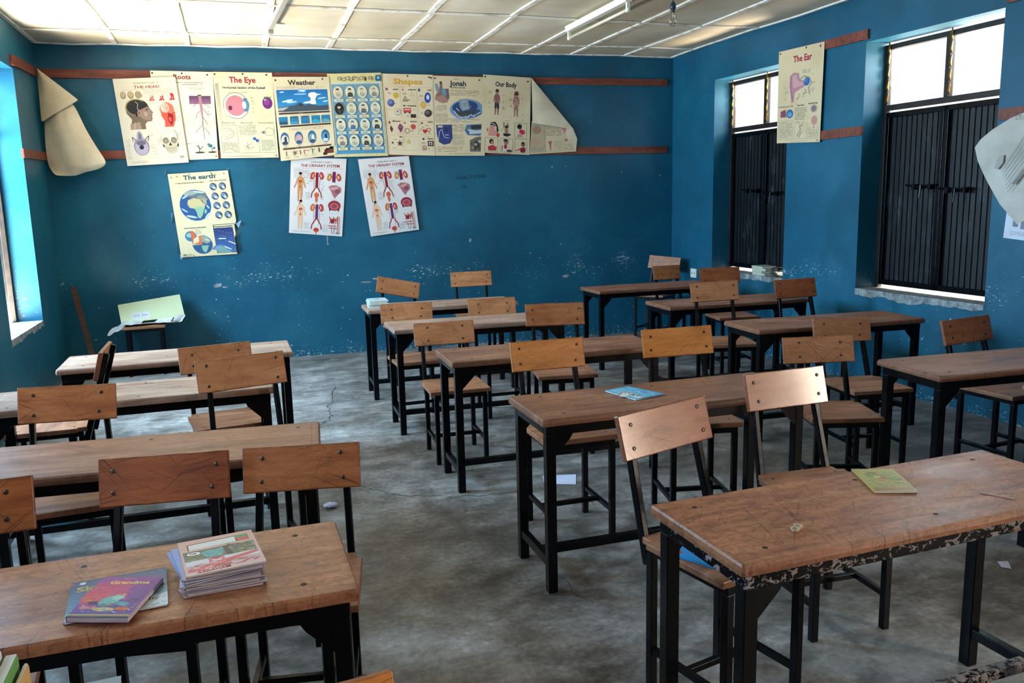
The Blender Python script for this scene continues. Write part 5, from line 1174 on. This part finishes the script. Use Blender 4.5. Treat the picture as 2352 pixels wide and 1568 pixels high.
def p_gr(a, H_):
    a.rect(0, 0, 100, H_, '8a2a86', '4a3a90'); a.poly([(0, 22), (48, 10), (64, 40), (56, H_*.62), (0, H_*.72)], 'b42e6e'); a.ell(20, H_*.42, 24, 26, 'c23c62', -20); a.ell(12, H_*.55, 16, 14, 'c8484c', -10)
    strokes(a, 2, 30, 70, H_*.62, 50, ['c43f74', 'b02a66', 'd0506c'], 1, 12, 2.4, -30); strokes(a, 60, 10, 98, H_*.7, 40, ['6a2f92', '4a3a98', '7d2f8c'], 2, 12, 2.4, -40)
    a.text('Grandma', 20, 86, 27, 16, 'e8c070'); a.lines(38, 5, 68, 9, 1, 'f0c0b0', 1)
    a.ell(46, H_*.62, 15, 19, '5fa8a0', 25); a.ell(56, H_*.53, 10, 9, '86c0b4', 10); a.ell(61, H_*.47, 5, 5, 'c08a6c'); a.ell(70, H_*.68, 13, 7, '2f93a8', 10); a.ell(20, H_*.78, 14, 5.5, 'd0607c'); a.ell(48, H_*.82, 18, 7, 'c9b070'); a.ell(78, H_*.80, 13, 6, 'c45438'); a.ell(22, H_*.66, 9, 4.5, '1f1a30'); a.ell(84, H_*.58, 7, 4, '1a2a50')
    strokes(a, 4, H_*.6, 96, H_*.90, 70, ['e0c080', '4fb0b0', 'c4566a', '2a2a48', 'd8a0b0', '3a8aa8'], 3, 9, 1.6); a.rect(0, H_-9, 100, H_-6, 'c9b048'); a.rect(0, H_-6, 100, H_, '3a3a58')
book('picture_book', 'pink and purple Grandma book lying askew on the blue skating book', 'book', [(-.345, 2.055), (-.212, 2.008), (-.270, 1.822), (-.396, 1.872)], .757, .013, '93267c', p_gr, 'pages', hgt=145)
# L4 pile of pink exercise books
def p_pink(a, H_):
    k = H_/100
    a.rect(0, 0, 100, H_, 'c9998c', 'd2b0ac'); a.poly([(10, 13*k), (92, 9*k), (92, 27*k), (10, 31*k)], '4a3a3a'); a.poly([(12, 15*k), (74, 12*k), (74, 27*k), (12, 30*k)], 'e4dfd8'); a.poly([(74, 11*k), (91, 10*k), (91, 17*k), (74, 18*k)], '4a8a5c'); a.poly([(76, 18*k), (91, 17*k), (91, 26*k), (76, 27*k)], 'c44450')
    for q in range(3): a.line([(13, (19+q*4)*k), (73, (16+q*4)*k)], .8, '6a646a')
    a.rect(3, 34*k, 96, 66*k, '55564e', '75786c'); strokes(a, 56, 30*k, 95, 62*k, 70, ['7d8a4c', '2f312c', '9aa49a', 'b0a05c', '4c5a48'], 7, 9, 2); strokes(a, 4, 38*k, 26, 62*k, 30, ['4a4c38', '7d7a4a', 'a09a6c'], 8, 8, 2.2)
    a.poly([(24, 42*k), (36, 38*k), (44, 40*k), (56, 36*k), (52, 60*k), (32, 60*k)], '4f9a9c'); strokes(a, 26, 40*k, 54, 58*k, 16, ['3a7c84', '79b8b4'], 9, 10, 1.6, 40); a.poly([(54, 34*k), (60, 34*k), (66, 64*k), (58, 66*k)], '33302e')
    a.ell(16, 42*k, 10, 5.4*k, '2a2428'); a.ell(16, 42*k, 8.8, 4.5*k, 'e8e4de'); a.text('40', 11, 21, 39.5*k, 7*k, '2a2428', True, 0, True)
    a.rect(3, 62*k, 97, 76*k, 'd2ced2'); a.poly([(4, 84*k), (30, 78*k), (60, 70*k), (96, 62*k), (97, 68*k), (60, 80*k), (20, 90*k), (4, 90*k)], 'd25560'); a.poly([(32, 62*k), (36, 62*k), (37, 72*k), (48, 72*k), (48, 62*k), (52, 62*k), (53, 80*k), (32, 82*k)], 'd8707c'); a.ell(42, 64*k, 6, 4*k, 'b03048')
    strokes(a, 6, 74*k, 94, 90*k, 40, ['d8606c', 'e6dcdc', 'c24a58'], 11, 18, 1.2, -8); a.text('ABRAHAM', 14, 56, 97*k, 8*k, 'b8303c', True, -3)
def p_small(a, H_): a.rect(0, 0, 100, H_, 'c4a09c')
zc = .751
pile = [(0, 0, 4, 'd0b4b0'), (.004, -.003, 7, 'b7a7b8'), (-.003, .002, 2, 'c7b0bc'), (.003, .001, 6, '8f86a0'), (-.002, -.002, 3, 'c0aab6'), (-.014, .006, 15, '7f92c4'), (-.010, .003, 12, '8a9cc8'), (0, 0, 5, 'a899ac'), (.002, .004, 9, 'c8aaa8')]
def rquad(cx, cy, w, h, deg):
    c, s = math.cos(R_(deg)), math.sin(R_(deg))
    return [(cx+u*c-v*s, cy+u*s+v*c) for u, v in ((-w/2, h/2), (w/2, h/2), (w/2, -h/2), (-w/2, -h/2))]
for k, (dx, dy, dg, c) in enumerate(pile):
    th = .0055
    last = k == len(pile)-1
    book('exercise_book', 'topmost pink exercise book with a racing picture, on the pile on the left front desk' if last else 'thin worn exercise book inside the pile on the left front desk', 'exercise book',
         rquad(-.085+dx, 2.022+dy, .176, .215, dg-1), zc, th, c, p_pink if last else None, 'pages', group='pile of exercise books on the left front desk', wave=.0)
    zc += th+.0003
book('exercise_book', 'bluish exercise book sticking out at the left of the pink pile', 'exercise book', rquad(-.118, 2.045, .165, .205, 14), .7985 if False else zc, .0030, '7d8cc0', None, 'pages', group=None) if False else None

# M1 pile of booklets
zc = .751
for k in range(6):
    th = .010
    top_ = k == 5
    def p_m1(a, H_): a.rect(4, 4, 96, H_-4, '9fc4d4', 'c9d4d0'); a.poly([(20, 60), (60, 30), (90, 50), (50, 90)], '5a8aa8'); a.ell(70, 60, 14, 10, 'd0d8d8'); a.line([(10, 90), (80, 70)], 2, '3a5a6a')
    book('exercise_booklet', 'topmost pale blue booklet of the pile at the far end of the middle column' if top_ else 'off-white booklet within the small pile on the furthest middle desk', 'booklet',
         rquad(1.105+(.004 if k % 2 else -.006), 6.925+(.006 if k % 3 else -.008), .15, .215, -6+(k*37 % 9)), zc, th, 'b9c4b8' if not top_ else '8fb8cc', p_m1 if top_ else None, 'pages_white', group='booklet pile on the furthest middle desk')
    zc += th+.0004
# sill books with plastic bag
zc = SILL+.0065
for k in range(4):
    th = .022
    cx = 4.95; cy = 7.17+(.01 if k % 2 else -.008)
    book('old_textbook', 'topmost thick old book lying on the far window sill' if k == 3 else 'thick old book stacked on the far window sill', 'book', rquad(5.035, cy, .15, .20, (2, -6, 5, -3)[k]), zc, th, 'bdbda8', None, 'pages_white', group='books on the far window sill')
    zc += th+.0005
bm = NB(); 
bmesh.ops.create_icosphere(bm, subdivisions=3, radius=1)
for v in bm.verts:
    n_ = 1+.25*mathutils.noise.noise(v.co*2.3)
    v.co = Vector((v.co.x*.085*n_, v.co.y*.14*n_, max(-.045, v.co.z*.05*n_)))
o_ = obj('plastic_bag', bm, M['plasticbag'], None, smooth=True, loc=(5.04, 6.895, SILL+.053)); tag(o_, 'crumpled clear plastic bag beside the books on the far window sill', 'bag')

# nut shells, ruler stick, bottle cap, loose scraps
def crumple(name, label, cat, loc, r, mat, seed, flat=.5):
    bm = NB(); bmesh.ops.create_icosphere(bm, subdivisions=3, radius=r)
    for v in bm.verts:
        d = v.co.normalized(); k = 1+.55*mathutils.noise.noise(d*2.4+Vector((seed, 0, 0)))+.2*mathutils.noise.noise(d*6+Vector((0, seed, 0)))
        v.co = Vector((d.x*r*k, d.y*r*k*.8, d.z*r*k*flat))
    mz = min(v.co.z for v in bm.verts)
    for v in bm.verts: v.co.z -= mz
    return tag(obj(name, bm, mat, None, loc=loc), label, cat)
ns = thing('nut_shell', 'small split nut shell lying on the right front desk', 'shell', (1.338, 1.735, .7503))
M['shell'] = plain('nut_shell', 'c0ab90', .5)
for dx, dy in ((-.008, -.006), (.009, .006)):
    bm = NB(); lathe(bm, [(.004, 0), (.009, .002), (.0115, .008), (.012, .012), (.0105, .011), (.008, .005), (.001, .003)], (dx, dy, 0), 12); obj('shell_half', bm, M['shell'], ns, smooth=True)
bm = NB(); box(bm, -.043, .043, -.006, .006, 0, .0025); tag(obj('flat_wooden_stick', bm, plain('pale_stick', 'a88a78', .5), None, loc=(2.018, 1.735, .7503), rot=(0, 0, R_(-59))), 'short pale flat stick lying near the right end of the right front desk', 'stick')
bm = NB(); lathe(bm, [(.012, 0), (.012, .006), (.009, .008)], (0, 0, 0), 14); tag(obj('bottle_cap', bm, plain('cap_metal', 'b8b0a8', .25, .8), None, loc=(3.99, 3.30, .7503)), 'shiny bottle cap on the right picture edge desk', 'cap')
def flat_scrap(label, pts, z=.002):
    bm = NB(); prism(bm, [(p[0], p[1], z) for p in pts], (0, 0, .0008)); return tag(obj('paper_scrap', bm, M['scrap'], None), label, 'paper scrap')
flat_scrap('white rectangular paper lying on the floor under the light blue booklet desk', [(1.632, 4.452), (1.821, 4.391), (1.753, 4.23), (1.588, 4.306)])
flat_scrap('small white paper scrap on the floor at right, under the right front desk side', [(3.071, 2.615), (3.114, 2.598), (3.065, 2.538), (3.04, 2.566)])
crumple('paper_scrap', 'crumpled torn paper on the aisle floor beside the left column', 'paper scrap', (.395, 4.395, .001), .034, M['scrap'], 3, .35)

# paper heap over the stool by the back wall
ph = thing('paper_heap', 'large pale green printed paper sheet with torn pages, spread over the low stool', 'paper', (-.87, 8.86, .49))
o4 = Vector((-.87, 8.86, .49))
a = Art([Vector((-1.115, 8.98, .665))-o4, Vector((-.545, 9.045, .735))-o4, Vector((-.50, 8.80, .545))-o4, Vector((-1.07, 8.74, .515))-o4], (0, -.6, .8), 45, .008, 21, 'b9c4a0', (10, 6))
a.rect(18, 25, 46, 41, 'c3c6cc'); a.lines(21, 27, 42, 29, 1, '7a7f88'); a.text('VINERSION', 20, 43, 31, 4.0, '2c3038', True, 0, True); a.lines(21, 35, 42, 38, 2, '7a7f88')
a.done('top_sheet', M['print'], ph)
for k, (x0, x1, zt, zb, yy) in enumerate(((-1.17, -1.00, .545, .485, 8.755), (-1.05, -.86, .535, .512, 8.72), (-.74, -.60, .548, .512, 8.73), (-.58, -.49, .560, .500, 8.79))):
    rows = []
    for j in range(4):
        z = zt+(zb-zt)*j/3
        rows.append([Vector((x0+(x1-x0)*i/5-.012*j, yy-.012*j+.006*math.sin(i*1.3+k), z+.007*math.sin(i*2.3+k*2+j)-(.016*(5-i) if k == 0 else 0)-(.008*(i % 2)*(j == 3)))) for i in range(6)])
    grid_sheet(rows, 'torn_page', M['greypaper'], ph, True, .006, k*1.7, o4)
rows = [[Vector((-1.06+.10*i, 8.745+.10*j, .492+.028*math.sin(PI*i/5)*(.4+.2*j))) for i in range(6)] for j in range(4)]
grid_sheet(rows, 'inner_pages', M['greypaper'], ph, True, .006, 2.2, o4)

# plank leaning in the left corner
bm = NB(); bar(bm, (-1.50, 9.05, .86), (-1.30, 8.62, .02), .05, .02, (0, 1, 0)); tag(obj('wooden_plank', bm, M['stick'], None, bevel=.002), 'dark wooden plank leaning in the back left corner', 'plank')

# tall pile of worn books at bottom left
random.seed(5)
z = .751; xs = -.215
cols = ['6f8f9f', '9c6f5a', '5c7a5c', '8a8098', 'a08a6a', '50707c', '9f9aa8', '7c5a50']
k = 0
while z < 1.025:
    th = random.uniform(.018, .032)
    tb = z+th+.02 >= 1.025
    book('old_textbook', 'frayed pale blue book on top of the tall pile at the bottom left' if tb else 'worn textbook within the tall pile at the bottom left corner', 'book',
         rquad(-.212, .97, .088, .24, 4) if tb else rquad(xs+random.uniform(-.005, .005), .96+random.uniform(-.006, .006), .165, .22, random.uniform(-7, 7)), z, th, '8fa4b0' if tb else cols[k % 8], None, 'pages', group='tall pile of textbooks at the bottom left')
    z += th+.0006; k += 1
PILETOP = z
for (x, wd, h, c, lab) in ((-.302, .014, 1.113-PILETOP, 'c4ccd4', 'white book standing on edge on the bottom left pile'), (-.286, .015, 1.104-PILETOP, '5f9050', 'green book standing on edge on the bottom left pile'), (-.272, .007, 1.090-PILETOP, 'c09a60', 'thin tan book standing on edge on the bottom left pile')):
    t = thing('standing_book', lab, 'book', (x, .99, PILETOP))
    bm = NB(); box(bm, -wd/2, wd/2, -.04, .07, 0, h); obj('cover', bm, plain('cover_'+c, c, .5), t, bevel=.002)
    bm = NB(); box(bm, -wd/2+.002, wd/2-.002, -.0405, .0705, .001, h+.0008); obj('pages', bm, M['pages_white'], t)

# ------------------------------------------------------------------ light
w = bpy.data.worlds.new('world'); bpy.context.scene.world = w; w.use_nodes = True
bg = w.node_tree.nodes['Background']; bg.inputs[0].default_value = (.93, .97, 1, 1); bg.inputs[1].default_value = 1.4
def area(name, loc, target, sx, sy, power, col):
    l = bpy.data.lights.new(name, 'AREA'); l.shape = 'RECTANGLE'; l.size = sx; l.size_y = sy; l.energy = power; l.color = col
    o = bpy.data.objects.new(name, l); C.objects.link(o); o.location = loc
    d = Vector(target)-Vector(loc); o.rotation_euler = d.to_track_quat('-Z', 'Y').to_euler(); return o
BLUE = (.44, .73, 1.0); COOL = (.80, .92, 1.0); WARM = (1.0, .84, .66); NEUT = (1, .93, .80)
# daylight through the open left windows: sky from above and sunlit ground from below
for (a_, b_), pw in zip(LWIN, (1.0, .95, .2, .12)):
    ym = (a_+b_)/2
    area('sky_left', (XL-.9, ym, 2.3), (XL+2.0, ym, .4), 1.3, 1.6, 370*pw, BLUE)
area('ground_left', (XL-.85, 7.55, .15), (XL+.75, 7.75, 3.1), 1.3, 1.3, 680, NEUT)
area('ground_left', (XL-.9, 5.3, .15), (XL+1.3, 5.5, 3.1), 1.3, 1.3, 230, NEUT)
# right transoms and the doorway beside the camera
for (a_, b_) in RWIN[:3]:
    ym = (a_+b_)/2
    area('sky_right', (5.0+.75, ym, 2.9), (3.2, ym, 1.2), 1.2, .8, 65, COOL)
for (a_, b_) in RWIN[:3]:
    area('ground_right', (5.85, (a_+b_)/2, 1.2), (4.0, (a_+b_)/2, 3.2), 1.2, .7, 300, WARM)
area('door_light', (5.75, -1.75, 1.8), (2.3, 1.8, .9), 1.3, 2.2, 290, WARM)

sc = bpy.context.scene
sc.view_settings.view_transform = 'Standard'; sc.view_settings.look = 'None'
sc.view_settings.gamma = 1.0; sc.view_settings.use_curve_mapping = False
sc.view_settings.exposure = 0.3
try:
    sc.cycles.use_denoising = True; sc.cycles.max_bounces = 8; sc.cycles.diffuse_bounces = 5; sc.cycles.transparent_max_bounces = 12
    sc.cycles.sample_clamp_indirect = 6.0; sc.cycles.caustics_reflective = False; sc.cycles.caustics_refractive = False
except Exception: pass
